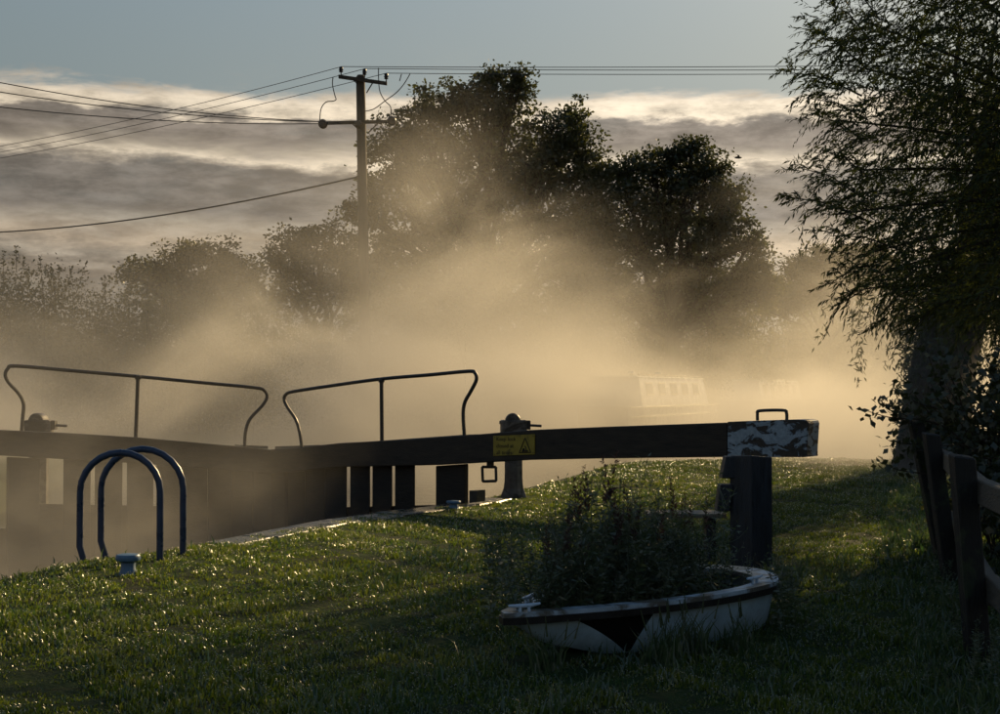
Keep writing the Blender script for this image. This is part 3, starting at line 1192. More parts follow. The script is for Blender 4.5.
# ------------------------------------------------------------------ weeds
def weed_meshes(kind, h, nleaf, llen, lwid, branches, seed):
    """stem mesh and leaf mesh of a leafy weed, foot at the origin"""
    r0 = random.Random(seed)
    st = MB()
    pos, dr, ln = [], [], []
    bend = Vector((r0.uniform(-.16, .16), r0.uniform(-.16, .16), 0))
    def axis(t):
        return Vector((bend.x * t * t * h, bend.y * t * t * h, h * t))
    st.tube([axis(q / 5) for q in range(6)], 0.005, 5, 0.0015)
    for i in range(nleaf):
        t = 0.10 + 0.88 * (i + r0.random() * .6) / nleaf
        a = i * 2.4 + r0.uniform(-.4, .4)
        p = axis(t)
        k = (1.15 - 0.65 * t)
        pos.append(p)
        dr.append(Vector((math.cos(a), math.sin(a), r0.uniform(-.25, .55))))
        ln.append(llen * k * r0.uniform(.75, 1.2))
    for bnum in range(branches):
        t0 = r0.uniform(.35, .85)
        a = r0.uniform(0, 6.28)
        L = h * r0.uniform(.18, .34)
        s0 = axis(t0)
        e = s0 + Vector((math.cos(a) * L * .5, math.sin(a) * L * .5, L))
        st.tube([s0, (s0 + e) / 2 + Vector((math.cos(a), math.sin(a), -.2)) * L * .10, e], 0.003, 4, 0.001)
        for q in range(7):
            tt = q / 6
            pos.append(s0.lerp(e, tt))
            a2 = a + q * 2.4
            dr.append(Vector((math.cos(a2), math.sin(a2), .5)))
            ln.append(llen * .5 * r0.uniform(.6, 1.1))
    pos = np.array(pos); dr = np.array(dr); ln = np.array(ln)
    V, Q = leaf_quads(pos, dr, ln, ln * lwid, shape=.4)
    return st.mesh(kind + '_stem', L_WEED), np_mesh(kind + '_leaves', V, Q, L_WEED)


def seed_head(h, seed):
    r0 = random.Random(seed)
    n = 70
    pos, dr, ln = [], [], []
    for i in range(n):
        t = i / n
        a = r0.uniform(0, 6.28)
        pos.append((0, 0, h * (.70 + .33 * t)))
        dr.append((math.cos(a), math.sin(a), r0.uniform(.3, 1.6)))
        ln.append(.055 * (1.1 - .7 * t) * r0.uniform(.6, 1.2))
    V, Q = leaf_quads(np.array(pos), np.array(dr), np.array(ln), np.array(ln) * .28)
    return np_mesh('seed_head', V, Q, L_SEED)


def plant(name, x, y, z, rz, sc, proto, label, cat, group, extra=None):
    o = thing(name, (x, y, z), label, cat, group)
    o.rotation_euler = (0, 0, rz)
    o.scale = (sc, sc, sc)
    link('stem', proto[0], o)
    link('leaves', proto[1], o)
    if extra is not None:
        link('seed_head', extra, o)
    return o


PW = [weed_meshes('planter_weed', random.uniform(.46, .66), 36, 0.095, 0.28, 6, 100 + i) for i in range(7)]
TW = [(weed_meshes('stalk', random.uniform(.82, .98), 30, 0.115, 0.19, 5, 200 + i)) for i in range(5)]
SH = [seed_head(0.92, 300 + i) for i in range(3)]


def planter_plants():
    def prof(u):
        return float(np.interp(u, [0, .12, .3, .5, .65, .8, 1], [.6, .85, 1.08, 1.08, 1.0, .85, .6]))

    def lean(o, a):
        o.rotation_euler = (random.gauss(0, a), random.gauss(0, a), random.uniform(0, 6.28))
    for i in range(160):
        u = 0.07 + 0.75 * random.random()
        s_ = random.uniform(-.85, .85)
        p = TIP + AX * (u * BL) + SD * (boat_half(u) - .07) * s_
        o = plant('leafy_weed', p.x, p.y, 0.19, 0, random.uniform(.5, 1.15) * prof(u) * (1 - .25 * abs(s_)), random.choice(PW),
                  'bushy green weed growing in the boat planter', 'weed', 'bushy weeds in the boat planter')
        lean(o, .26)
    for i in range(62):
        u = 0.10 + .68 * random.random() ** 1.2
        s_ = random.uniform(-.8, .8)
        p = TIP + AX * (u * BL) + SD * (boat_half(u) - .07) * s_
        o = plant('tall_weed_stalk', p.x, p.y, 0.19, 0, random.uniform(.55, 1.08) * prof(u), random.choice(TW),
                  'tall narrow-leaved stalk with seed head above the boat planter', 'weed', 'tall stalks in the boat planter', random.choice(SH) if random.random() < .6 else None)
        lean(o, .13)
    # plants beside the planter: left of its bow, and nettles by its stern
    for i in range(26):
        px, py = random.uniform(487, 560), random.uniform(585, 630)
        q = G(px, py)
        plant('leafy_weed', q.x, q.y, 0, random.uniform(0, 6.28), random.uniform(.75, 1.15), random.choice(PW), 'leafy weed in the grass behind the planter bow', 'weed', 'weeds behind the planter bow')
    for i in range(12):
        q = G(random.uniform(772, 815), random.uniform(610, 640))
        plant('nettle', q.x, q.y, 0, random.uniform(0, 6.28), random.uniform(.55, .85), random.choice(PW), 'dark nettle growing beside the round stern of the planter', 'nettle', 'nettles by the planter stern')
    for i in range(30):
        q = G(random.uniform(925, 1010), random.uniform(560, 700))
        plant('nettle', q.x, q.y, 0, random.uniform(0, 6.28), random.uniform(.25, .55), random.choice(PW), 'dark nettle growing along the wooden fence', 'nettle', 'nettles along the fence')


planter_plants()


# ------------------------------------------------------------------ fence
def fence():
    pts = [(Vector((2.20, 4.9, 0)), 1.25, 0.02), (Vector((2.93, 8.40, 0)), 1.25, -0.11), (Vector((3.96, 12.0, 0)), 1.27, -0.20), (Vector((4.30, 13.2, 0)), 1.35, -0.31)]
    g = thing('wooden_fence', (3.0, 8.35, 0), 'dark post and rail fence with leaning posts beside the bush', 'fence')
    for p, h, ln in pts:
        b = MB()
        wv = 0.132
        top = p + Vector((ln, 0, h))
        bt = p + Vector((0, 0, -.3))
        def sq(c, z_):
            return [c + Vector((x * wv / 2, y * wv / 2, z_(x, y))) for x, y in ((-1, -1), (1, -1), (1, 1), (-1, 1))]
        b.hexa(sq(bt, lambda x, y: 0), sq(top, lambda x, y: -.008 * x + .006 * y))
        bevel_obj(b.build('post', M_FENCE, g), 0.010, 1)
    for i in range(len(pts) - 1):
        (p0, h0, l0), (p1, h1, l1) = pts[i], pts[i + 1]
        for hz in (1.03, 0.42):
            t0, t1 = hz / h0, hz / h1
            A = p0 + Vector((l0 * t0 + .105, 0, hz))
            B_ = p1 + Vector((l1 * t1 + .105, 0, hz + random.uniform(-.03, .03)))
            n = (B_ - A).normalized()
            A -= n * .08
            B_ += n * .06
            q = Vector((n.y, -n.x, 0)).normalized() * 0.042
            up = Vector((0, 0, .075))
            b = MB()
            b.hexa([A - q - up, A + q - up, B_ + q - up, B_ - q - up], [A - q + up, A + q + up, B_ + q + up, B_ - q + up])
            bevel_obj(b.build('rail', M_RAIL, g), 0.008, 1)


fence()


# ------------------------------------------------------------------ trees
def limb_path(a, b, sag=0.0, wob=0.08, n=5):
    a, b = Vector(a), Vector(b)
    L = (b - a).length
    out = []
    for i in range(n + 1):
        t = i / n
        p = a.lerp(b, t)
        w_ = math.sin(t * math.pi) * L * wob
        p += Vector((random.uniform(-1, 1), random.uniform(-1, 1), random.uniform(-.4, .8))) * w_ * .6
        p.z -= sag * t * t
        out.append(p)
    return out


LEAFK = 0.72


def broad_tree(name, d, blobs, px_foot, label, cat='tree', group=None, z0=0.4, leaf=0.17, dens=1.0, lm=None, trunk_r=0.32, depth_k=0.8, cluster=0.42, per=26):
    """blobs: crown lobes as (px, py, rx, ry) in photo pixels at distance d"""
    k = d / F
    foot = P(px_foot, 380, d)
    t = thing(name, (foot.x, d, z0), label, cat, group)
    tr = MB()
    # trunk
    lob = [(P(px, py, d), rx * k, ry * k) for px, py, rx, ry in blobs]
    cz = sum(q[0].z for q in lob) / len(lob)
    topz = max(q[0].z for q in lob)
    fork = Vector((foot.x + random.uniform(-.2, .2), d, z0 + (cz - z0) * .42))
    tr.tube(limb_path((foot.x, d, z0 - .4), fork, 0, .04, 5), [trunk_r * 1.35, trunk_r * 1.1, trunk_r, trunk_r * .92, trunk_r * .85, trunk_r * .8], 9)
    pos, dr = [], []
    for c, rx, ry in lob:
        ry_ = ry
        c = c + Vector((0, random.uniform(-.5, .5) * rx, 0))
        pth = limb_path(fork, c, -0.1, .10, 6)
        r0 = trunk_r * random.uniform(.38, .55)
        tr.tube(pth, r0, 6, r0 * .25)
        vol = rx * ry * rx * depth_k
        ncl = max(9, int(dens * 15.5 * (rx * ry) ** .75 / (cluster ** 1.2)))
        for i in range(ncl):
            v = Vector(rng.normal(size=3)).normalized()
            rad = random.random() ** 0.42
            if random.random() < .22:
                rad *= random.uniform(1.05, 1.45)
            q = c + Vector((v.x * rx * rad, v.y * rx * depth_k * rad, v.z * ry_ * rad))
            if i % 3 == 0:
                tr.tube([c.lerp(q, .05) if i % 2 else pth[4], c.lerp(q, .6) + Vector((0, 0, -.05)), q], 0.035, 4, 0.010, cap=False)
            nl = int(per * 1.75 * random.uniform(.5, 1.4))
            cs = cluster * random.uniform(.45, 1.5)
            pts = rng.normal(size=(nl, 3)) * np.array([cs * .48, cs * .48, cs * .26])
            pos.append(np.array(q) + pts)
            dd = pts / cs + rng.normal(size=(nl, 3)) * .6
            dd[:, 2] -= .15
            dr.append(dd)
    tr.build('trunk', M_BARK, t)
    pos = np.concatenate(pos)
    dr = np.concatenate(dr)
    n = len(pos)
    L = leaf * LEAFK * rng.uniform(.6, 1.3, n)
    V, Q = leaf_quads(pos, dr, L, L * rng.uniform(.5, .75, n))
    me = np_mesh('crown', V, Q, lm or L_TREE, org=tuple(t.location))
    link('crown', me, t)
    return t


broad_tree('ash_tree', 60, [(495, 98, 30, 26), (515, 88, 18, 18), (468, 108, 32, 26), (428, 118, 40, 30), (398, 150, 34, 26), (392, 185, 38, 24), (366, 212, 20, 20), (440, 160, 55, 38),
                            (500, 150, 60, 44), (556, 136, 34, 30), (585, 165, 20, 32), (596, 205, 30, 44), (590, 250, 36, 50), (545, 190, 50, 50), (470, 215, 70, 50), (410, 235, 48, 36), (375, 262, 32, 26),
                            (520, 260, 75, 50), (440, 290, 70, 44), (570, 250, 34, 46), (395, 310, 55, 34), (540, 318, 64, 34), (470, 335, 64, 28), (520, 75, 9, 9), (487, 78, 12, 10), (575, 118, 12, 10)], 480,
           'tallest broad tree rising out of the mist in the middle', leaf=0.24, dens=1.0, trunk_r=.42)
broad_tree('oak_tree', 62, [(622, 174, 24, 24), (652, 164, 24, 18), (692, 149, 17, 13), (672, 158, 14, 12), (710, 170, 24, 22), (690, 175, 34, 24), (722, 200, 22, 26), (665, 205, 55, 44), (725, 230, 28, 30), (752, 243, 17, 15), (762, 262, 12, 12),
                            (700, 260, 58, 40), (635, 240, 40, 50), (748, 282, 26, 22), (650, 300, 64, 40), (720, 305, 55, 32), (590, 290, 36, 40), (765, 290, 16, 16)], 675,
           'dark rounded tree between the tallest tree and the willow', leaf=0.23, dens=1.05, trunk_r=.40)
broad_tree('field_tree', 105, [(800, 272, 20, 16), (822, 262, 18, 15), (845, 262, 22, 18), (790, 295, 28, 20), (830, 290, 40, 25), (775, 305, 20, 16), (870, 270, 30, 30)], 825,
           'small distant tree behind the willow branches', leaf=0.34, cluster=.6, dens=1.2)
broad_tree('round_tree', 52, [(180, 258, 26, 17), (215, 258, 26, 18), (150, 275, 28, 20), (240, 275, 22, 22), (195, 282, 50, 24), (170, 305, 55, 24), (230, 305, 45, 22)], 195,
           'small rounded tree above the hedge on the left', leaf=0.19, dens=1.1, trunk_r=.22, lm=L_HEDGE, cluster=.36)
broad_tree('bushy_tree', 56, [(290, 243, 24, 15), (320, 238, 24, 15), (345, 248, 22, 18), (278, 262, 16, 14), (310, 265, 38, 20), (350, 280, 34, 26), (300, 295, 40, 22), (375, 300, 30, 25)], 320,
           'pale bushy tree just left of the utility pole', leaf=0.20, dens=1.0, trunk_r=.22, lm=L_HEDGE, cluster=.36)


def hedge(name, d, spec, label, shoots, dens=1.0, z0=.3, leaf=.13):
    k = d / F
    xs = [s[0] for s in spec]
    foot = P(sum(xs) / len(xs), 380, d)
    t = thing(name, (foot.x, d, z0), label, 'hedge')
    pos, dr = [], []
    st = MB()
    for px, py, rx in spec:
        c = P(px, py, d)
        h = c.z - z0
        for i in range(int(34 * dens)):
            x = c.x + random.uniform(-1, 1) * rx * k
            y = d + random.uniform(-1.3, 1.3)
            zt = z0 + h * (1 - .5 * random.random() ** 1.3)
            if i % 12 == 0:
                st.tube([(x, y, z0 - .2), (x + .1, y, zt * .6), (x + random.uniform(-.3, .3), y, zt)], 0.03, 4, .008, cap=False)
            n = 170
            tt = rng.random(n) ** .75
            cc = rng.normal(size=(5, 3)) * np.array([.55, .45, .4])
            ci = rng.integers(0, 5, n)
            pts = np.stack([x + rng.normal(size=n) * .22, y + rng.normal(size=n) * .22, z0 + .1 + (zt - z0 - .1) * tt], 1) + cc[ci]
            pos.append(pts)
            dr.append(rnd_dirs(n, .3))
    for px, py in shoots:
        p = P(px, py, d + random.uniform(-.5, .5))
        base = Vector((p.x + random.uniform(-.3, .3), p.y, p.z - random.uniform(.7, 1.2)))
        st.tube([base, base.lerp(p, .5), p], .014, 4, .004, cap=False)
        n = 60
        tt = rng.random(n)
        pts = np.array(base) + (np.array(p) - np.array(base)) * tt[:, None] + rng.normal(size=(n, 3)) * (.16 * (1.15 - tt))[:, None]
        pos.append(pts)
        dr.append(rnd_dirs(n, .9))
    st.build('stems', M_BARK, t)
    pos = np.concatenate(pos); dr = np.concatenate(dr)
    n = len(pos)
    L = leaf * .75 * rng.uniform(.6, 1.3, n)
    V, Q = leaf_quads(pos, dr, L, L * .6)
    link('leaves', np_mesh('leaves', V, Q, L_HEDGE, org=tuple(t.location)), t)


hedge('hedge', 41, [(x, 268 + (x + 60) * .17 + random.uniform(-7, 7), 26) for x in range(-90, 260, 18)], 'overgrown hedge with upright shoots along the left far bank',
      [(4, 250), (16, 246), (24, 262), (40, 256), (46, 264), (60, 268), (72, 267), (86, 264), (104, 276), (-10, 252), (-30, 250), (30, 268), (52, 272), (130, 286), (150, 262), (172, 278), (210, 286), (232, 280), (244, 290)], 1.0)
hedge('hedge', 47, [(x, 308 + random.uniform(-7, 7), 28) for x in range(235, 460, 26)], 'low scrubby hedge at the foot of the utility pole',
      [(262, 286), (275, 292), (300, 280), (304, 284), (330, 296), (352, 290), (372, 300), (392, 296), (420, 302)], 1.0)
hedge('hedge', 57.5, [(x, 312 + random.uniform(-9, 9), 30) for x in range(470, 580, 30)], 'low hedge under the tallest tree behind the mist', [], 1.0)
hedge('hedge', 64, [(x, 300 + random.uniform(-12, 12), 30) for x in range(570, 740, 28)], 'scrub hedge under the dark rounded tree', [], 1.1, leaf=.2)
hedge('hedge', 112, [(x, 308 + random.uniform(-9, 9), 34) for x in range(740, 1080, 30)], 'distant hedge line behind the willow trunk', [], 1.2, leaf=.34)


# willow
def willow():
    foot = Vector((8.6, 18.6, 0))
    t = thing('willow_tree', (foot.x, foot.y, 0), 'large willow overhanging the bank with drooping narrow leaves', 'tree')
    tr = MB()
    trunk = [foot + Vector((0.0, 0, -.4)), foot + Vector((-.02, 0, .5)), foot + Vector((.05, -.1, 1.4)), foot + Vector((.25, -.3, 2.4)), foot + Vector((.5, -.6, 3.2))]
    tr.tube(trunk, [.80, .66, .60, .58, .50], 14)
    head = trunk[-1]
    twig_s, twig_d, twig_l = [], [], []

    def twig(p, dv, l_):
        twig_s.append(p); twig_d.append(dv.normalized()); twig_l.append(l_)
    # boughs to the seen side of the crown
    for px, py, dd in ((830, 60, 18.5), (835, 120, 18), (860, 20, 19), (850, 170, 18), (830, 215, 17.6), (860, 255, 18), (890, 270, 17.4), (910, 60, 19.5), (910, 140, 17.5), (915, 200, 19.5),
                       (940, 260, 18.2), (970, 40, 18), (970, 130, 20), (980, 210, 17.5), (1000, 280, 18), (1020, 90, 18), (1040, 180, 19)):
        e = P(px, py, dd)
        pth = smooth_path([head + Vector((random.uniform(-.2, .2), random.uniform(-.2, .2), -.3)), head.lerp(e, .3) + Vector((.3, 0, .5)), head.lerp(e, .65) + Vector((.2, 0, .45)), e], 4)
        tr.tube(pth, 0.055, 6, 0.008, cap=False)
        m = len(pth)
        for j in range(34):
            q = .35 + .65 * random.random()
            i0 = min(int(q * (m - 1)), m - 2)
            p = pth[i0].lerp(pth[i0 + 1], q * (m - 1) - i0) + Vector(rng.normal(size=3)) * .25
            twig(p, Vector((-.6, -.1, .1)) + Vector(rng.normal(size=3)) * .6, random.uniform(.35, .7))
    # foliage through the seen part of the crown, in clumps with gaps between
    oy = [-80, 0, 20, 45, 75, 100, 130, 160, 190, 215, 250, 285, 300, 318, 335, 350]
    ox = [862, 856, 828, 812, 812, 824, 842, 848, 832, 842, 852, 852, 884, 935, 990, 1040]
    cnt = 0
    while cnt < 2750:
        py = random.uniform(-80, 322)
        px = random.uniform(800, 1150)
        xl = float(np.interp(py, oy, ox)) + 8 * math.sin(py * .21) + 6 * math.sin(py * .53 + 1)
        if px < xl:
            continue
        dd = random.uniform(15.8, 20.2)
        if float(vnoise(px * .021 + dd * .5, py * .03 + dd * .8, 2.0)) < -.22 + random.uniform(-.2, .2):
            continue
        if px < xl + 45 and random.random() < .45:
            continue
        p = P(px, py, dd)
        twig(p, Vector((-.75, -.05, .02)) + Vector(rng.normal(size=3)) * .45, random.uniform(.32, .75))
        cnt += 1
    # the rest of the crown, outside the picture
    for i in range(60):
        a = random.uniform(0, 6.28)
        rr = random.uniform(.5, 4.0)
        e = Vector((9.6 + rr * math.cos(a) * .9, 19.6 + rr * math.sin(a), random.uniform(3.2, 9.4)))
        pth = smooth_path([head, head.lerp(e, .5) + Vector((.1, 0, .5)), e], 4)
        tr.tube(pth, 0.07, 5, 0.012, cap=False)
        m = len(pth)
        for j in range(60):
            q = .3 + .7 * random.random()
            i0 = min(int(q * (m - 1)), m - 2)
            p = pth[i0].lerp(pth[i0 + 1], q * (m - 1) - i0) + Vector(rng.normal(size=3)) * .5
            twig(p, Vector(rng.normal(size=3)), random.uniform(.4, .8))
    # sprays reaching out along the left outline and hanging below
    for (px, py), (qx, qy), dd, n in (((870, 222), (784, 196), 17.8, 20), ((860, 196), (800, 168), 17.8, 13), ((862, 96), (788, 72), 18, 13), ((868, 70), (803, 24), 18.2, 15), ((880, 265), (832, 282), 17.6, 14), ((890, 285), (838, 306), 17.6, 14),
                                      ((900, 250), (830, 236), 18, 14), ((920, 285), (878, 318), 17.5, 15), ((950, 300), (912, 332), 17.5, 14), ((985, 290), (962, 328), 17.5, 13), ((1010, 290), (994, 340), 17.5, 14), ((960, 240), (925, 300), 17.5, 14),
                                      ((862, 140), (816, 116), 18, 11), ((868, 120), (806, 98), 18, 12), ((866, 176), (822, 150), 18, 11), ((870, 40), (830, 2), 18, 12), ((880, 20), (850, -8), 18, 10)):
        A, B_ = P(px, py, dd), P(qx, qy, dd)
        tr.tube([A, A.lerp(B_, .5) + Vector((0, 0, .08)), B_], .014, 4, .004, cap=False)
        for j in range(n):
            q = (j + .5) / n
            p = A.lerp(B_, q) + Vector((0, 0, .32 * q * (1 - q))) + Vector(rng.normal(size=3)) * .04
            twig(p, (B_ - A).normalized() + Vector(rng.normal(size=3)) * .6 + Vector((0, 0, .1)), random.uniform(.22, .42))
    # shoots on the trunk
    for i in range(30):
        z = random.uniform(.3, 3.0)
        a = random.uniform(2.2, 5.2)
        p = foot + Vector((.62 * math.cos(a) + .08 * z, .62 * math.sin(a) - .1 * z, z))
        twig(p, Vector((math.cos(a), math.sin(a), .4)) + Vector(rng.normal(size=3)) * .4, random.uniform(.12, .32))
    tr.build('trunk', M_BARK, t)
    S = np.array(twig_s); D = np.array(twig_d); L = np.array(twig_l)
    nl = 21
    tt = (np.arange(nl)[None, :] + rng.random((len(S), nl))) / nl
    droop = rng.uniform(.15, .55, len(S))
    p = S[:, None] + D[:, None] * (L[:, None] * tt)[..., None]
    p[..., 2] -= droop[:, None] * L[:, None] * tt ** 2
    tang = (D[:, None] * np.ones((1, nl, 1))).copy()
    tang[..., 2] -= 2 * droop[:, None] * tt
    direc = tang + rng.normal(size=p.shape) * .48
    direc[..., 2] -= .30
    pos = p.reshape(-1, 3)
    direc = direc.reshape(-1, 3)
    n = len(pos)
    LL = rng.uniform(.055, .120, n)
    V, Q = leaf_quads(pos, direc, LL, LL * .17 + .004, shape=.42)
    link('crown', np_mesh('crown', V, Q, L_WILLOW, org=tuple(t.location)), t)
    tb = MB()
    for i in range(0, len(S), 2):
        a = Vector(S[i]); dv = Vector(D[i]); l_ = L[i]; dr_ = droop[i]
        tb.tube([a, a + dv * l_ * .5 - Vector((0, 0, dr_ * l_ * .25)), a + dv * l_ - Vector((0, 0, dr_ * l_))], .006, 3, .002, cap=False)
    tb.build('twigs', M_BARK, t)


willow()


def far_willow():
    foot = Vector((8.9, 28.0, 0))
    t = thing('willow_tree', tuple(foot), 'old willow trunk fading into the mist beneath the overhanging branches', 'tree')
    tr = MB()
    tr.tube([foot + Vector(q) for q in ((-.1, 0, -.4), (-.05, 0, .4), (0, 0, 1.2), (.15, 0, 2.2), (.5, 0, 3.4), (.9, .1, 4.4))], [.95, .78, .68, .64, .58, .45], 16)
    pos, dr = [], []
    for px, py in ((905, 300), (925, 280), (950, 300), (975, 320), (1000, 300), (960, 260), (1000, 250), (1030, 310), (1040, 260), (930, 240), (985, 220), (1020, 200), (1060, 230)):
        c = P(px, py, 28 + random.uniform(-1.5, 1.5))
        tr.tube(limb_path(foot + Vector((.6, 0, 3.4)), c, 0, .1, 5), .16, 6, .03)
        for i in range(26):
            p0 = c + Vector(rng.normal(size=3)) * .55
            l_ = random.uniform(.5, 1.2)
            n = 26
            tt = rng.random(n)[:, None]
            pos.append(np.array(p0) + np.array([[-.25, 0, -1.0]]) * l_ * tt + rng.normal(size=(n, 3)) * .05)
            dr.append(np.array([[-.2, 0, -.8]]) + rng.normal(size=(n, 3)) * .5)
    for i in range(260):                  # tall crown added unseen behind the near willow, sized to shade the lawn
        v = Vector(rng.normal(size=3)).normalized() * random.random() ** .4
        p0 = Vector((10.1 + v.x * 2.5, 28.6 + v.y * 2.4, 6.6 + v.z * 3.9))
        n = 42
        l_ = random.uniform(.6, 1.3)
        tt = rng.random(n)[:, None]
        pos.append(np.array(p0) + np.array([[-.2, 0, -1.0]]) * l_ * tt + rng.normal(size=(n, 3)) * .16)
        dr.append(np.array([[-.2, 0, -.8]]) + rng.normal(size=(n, 3)) * .6)
    for i in range(9):
        e = Vector((10.3 + random.uniform(-1.8, 1.8), 28.6 + random.uniform(-1.8, 1.8), random.uniform(6, 9.6)))
        tr.tube(limb_path(foot + Vector((.6, 0, 3.4)), e, 0, .1, 6), .17, 6, .03)
    for i in range(220):                  # shoots up the trunk
        z = random.uniform(.2, 3.4)
        a = random.uniform(2.0, 5.0)
        p0 = foot + Vector((.72 * math.cos(a) + .08 * z, .72 * math.sin(a), z))
        n = 12
        pos.append(np.array(p0) + rng.normal(size=(n, 3)) * .13)
        dr.append(rng.normal(size=(n, 3)))
    tr.build('trunk', M_BARK, t)
    pos = np.concatenate(pos); dr = np.concatenate(dr)
    LL = rng.uniform(.11, .19, len(pos))
    V, Q = leaf_quads(pos, dr, LL, LL * .26, shape=.42)
    link('crown', np_mesh('crown', V, Q, L_WILLOW, org=tuple(t.location)), t)


far_willow()


def bush():
    c = Vector((5.35, 13.6, 0))
    t = thing('bramble_bush', (c.x, c.y, 0), 'dark bramble bush behind the fence, one spray reaching out left', 'bush')
    st = MB()
    pos, dr = [], []
    sprays = []
    for px, py, dd in ((868, 411, 13.2), (880, 400, 13.2), (893, 408, 13.2), (900, 392, 13.3), (888, 440, 13), (880, 462, 13), (905, 450, 13), (927, 350, 13.5), (930, 382, 13.5), (945, 352, 13.8), (960, 350, 13.6), (975, 375, 13.5), (915, 395, 13.4),
                        (940, 400, 13), (960, 385, 12.8), (985, 360, 13), (1000, 345, 13), (925, 420, 13.6), (1010, 370, 13), (950, 430, 13.2), (990, 410, 12.6), (970, 440, 12.8), (1020, 420, 12.8), (940, 365, 13.2), (1000, 390, 12.6)):
        sprays.append(P(px, py, dd))
    for i in range(430):
        x = 4.75 + 3.3 * random.random() ** 1.3
        sprays.append(Vector((x, random.uniform(12.6, 15.2), random.uniform(.25, min(2.05, 1.15 + (x - 4.5) * 1.3)))))
    for i in range(90):
        y = random.uniform(8.6, 12.8)
        sprays.append(Vector((.325 * y + .25 + random.random() * 1.6, y, random.uniform(.3, 1.25))))
    for e in sprays:
        s0 = Vector((max(e.x + random.uniform(.1, .9), .325 * e.y + .45 if e.y < 12.5 else 4.8), e.y + random.uniform(-.3, .5), 0 if random.random() < .5 else random.uniform(.2, .7)))
        pth = smooth_path([s0, s0.lerp(e, .45) + Vector((.05, 0, .30)), e.lerp(s0, .15) + Vector((0, 0, .07)), e], 4)
        st.tube(pth, .009, 4, .003, cap=False)
        m = len(pth)
        n = 46
        for j in range(n):
            q = .18 + .82 * (j / (n - 1))
            i0 = min(int(q * (m - 1)), m - 2)
            p = pth[i0].lerp(pth[i0 + 1], q * (m - 1) - i0)
            pos.append(np.array(p) + rng.normal(size=3) * .05)
            dr.append(rng.normal(size=3) + np.array([0, 0, -.2]))
    st.build('stems', M_BARK, t)
    pos = np.array(pos); dr = np.array(dr)
    n = len(pos)
    L = rng.uniform(.055, .105, n)
    V, Q = leaf_quads(pos, dr, L, L * .68)
    link('leaves', np_mesh('leaves', V, Q, L_BRAMBLE, org=tuple(t.location)), t)


bush()


# ------------------------------------------------------------------ utility pole and wires
def utility_pole():
    d = 46.0
    k = d / F
    top, foot = P(360.5, 77, d), P(367, 372, d)
    t = thing('utility_pole', (foot.x, d, .3), 'wooden utility pole with two crossarms rising from the mist', 'utility pole')
    b = MB()
    f0 = Vector((foot.x, d, 0.0))
    b.tube([f0, f0.lerp(top, .5), top, top + Vector((0, 0, .06))], [.20, .175, .15, .11], 12)
    b.build('pole', M_PBARK, t, smooth=True)

    def arm(x0, y0, x1, y1, hh, name):
        A, B_ = P(x0, y0, d - .22), P(x1, y1, d - .22)
        q, u = Vector((0, .06, 0)), Vector((0, 0, hh))
        bb = MB()
        bb.hexa([A - q - u, B_ - q - u, B_ + q - u, A + q - u], [A - q + u, B_ - q + u, B_ + q + u, A + q + u])
        return bb.build('crossarm', M_PBARK, t)
    arm(338.6, 76.6, 387, 83.6, .055, 'crossarm')
    arm(322, 123.2, 396, 121.4, .05, 'crossarm')
    b = MB()
    for pa, pb in (((373.5, 81.5), (366.5, 93)), ((352, 123.5), (361, 131.5)), ((379, 122.5), (367.5, 133.5)), ((352.5, 79), (357.5, 84))):
        b.tube([P(*pa, d - .2), P(*pb, d - .16)], .022, 5)
    b.build('arm_brace', M_IRON, t)
    # pin insulators on the upper arm
    tops = []
    for x, yb, yt in ((341, 76, 66.5), (364.5, 79, 68.5), (386.2, 83, 73)):
        A, B_ = P(x, yb, d - .22), P(x + .3, yt, d - .22)
        bb = MB()
        bb.tube([A, A.lerp(B_, .55)], .02, 6)
        h = (B_ - A).length
        bb.lathe(A, [(.04, h * .38), (.075, h * .45), (.05, h * .56), (.085, h * .62), (.055, h * .74), (.07, h * .80), (.055, h * .95), (.02, h)], 12)
        bb.build('insulator', M_PORC, t, smooth=True)
        tops.append(B_)
    # drum insulators at the ends of the lower arm and at the pole
    for x, y, r_ in ((322.5, 123.4, 4.6), (391.5, 120.4, 4.6), (358, 123.2, 3.6)):
        c = P(x, y, d - .36)
        MB().lathe(c, [(r_ * k * .75, -.02), (r_ * k, .03), (r_ * k, .18), (r_ * k * .75, .23)], 18, axis=(0, 1, 0)).build('drum_insulator', M_PORC, t, smooth=True)
    # jumper leads between the arms
    for pts in ([(333, 77), (332.5, 85), (335, 96), (336, 99.5), (333, 101.2), (326, 102.2), (321, 109), (319.6, 122)], [(378.5, 68), (378.6, 80), (380, 92), (385, 101), (390.5, 107), (391.5, 120)],
                [(410, 74), (404, 84), (396, 93), (385, 101), (374, 109), (364, 111.5)], [(401.5, 74), (399.5, 81)]):
        MB().tube(smooth_path([P(x, y, d - .3) for x, y in pts], 4), .017, 5).build('jumper_lead', M_WIRE, t)
    return d


utility_pole()


def wire(a, bq, sag, r_, label, cat='power line', group=None, n=26):
    pts = []
    for i in range(n + 1):
        q = i / n
        p = a.lerp(bq, q)
        p.z -= sag * 4 * q * (1 - q)
        pts.append(p)
    o = MB().tube(pts, r_, 5).build('power_line', M_WIRE, None, loc=tuple(a))
    tag(o, label, cat, group)


def beyond(px0, py0, d0, px1, py1, d1, t):
    A, B_ = P(px0, py0, d0), P(px1, py1, d1)
    return A, A + (B_ - A) * t


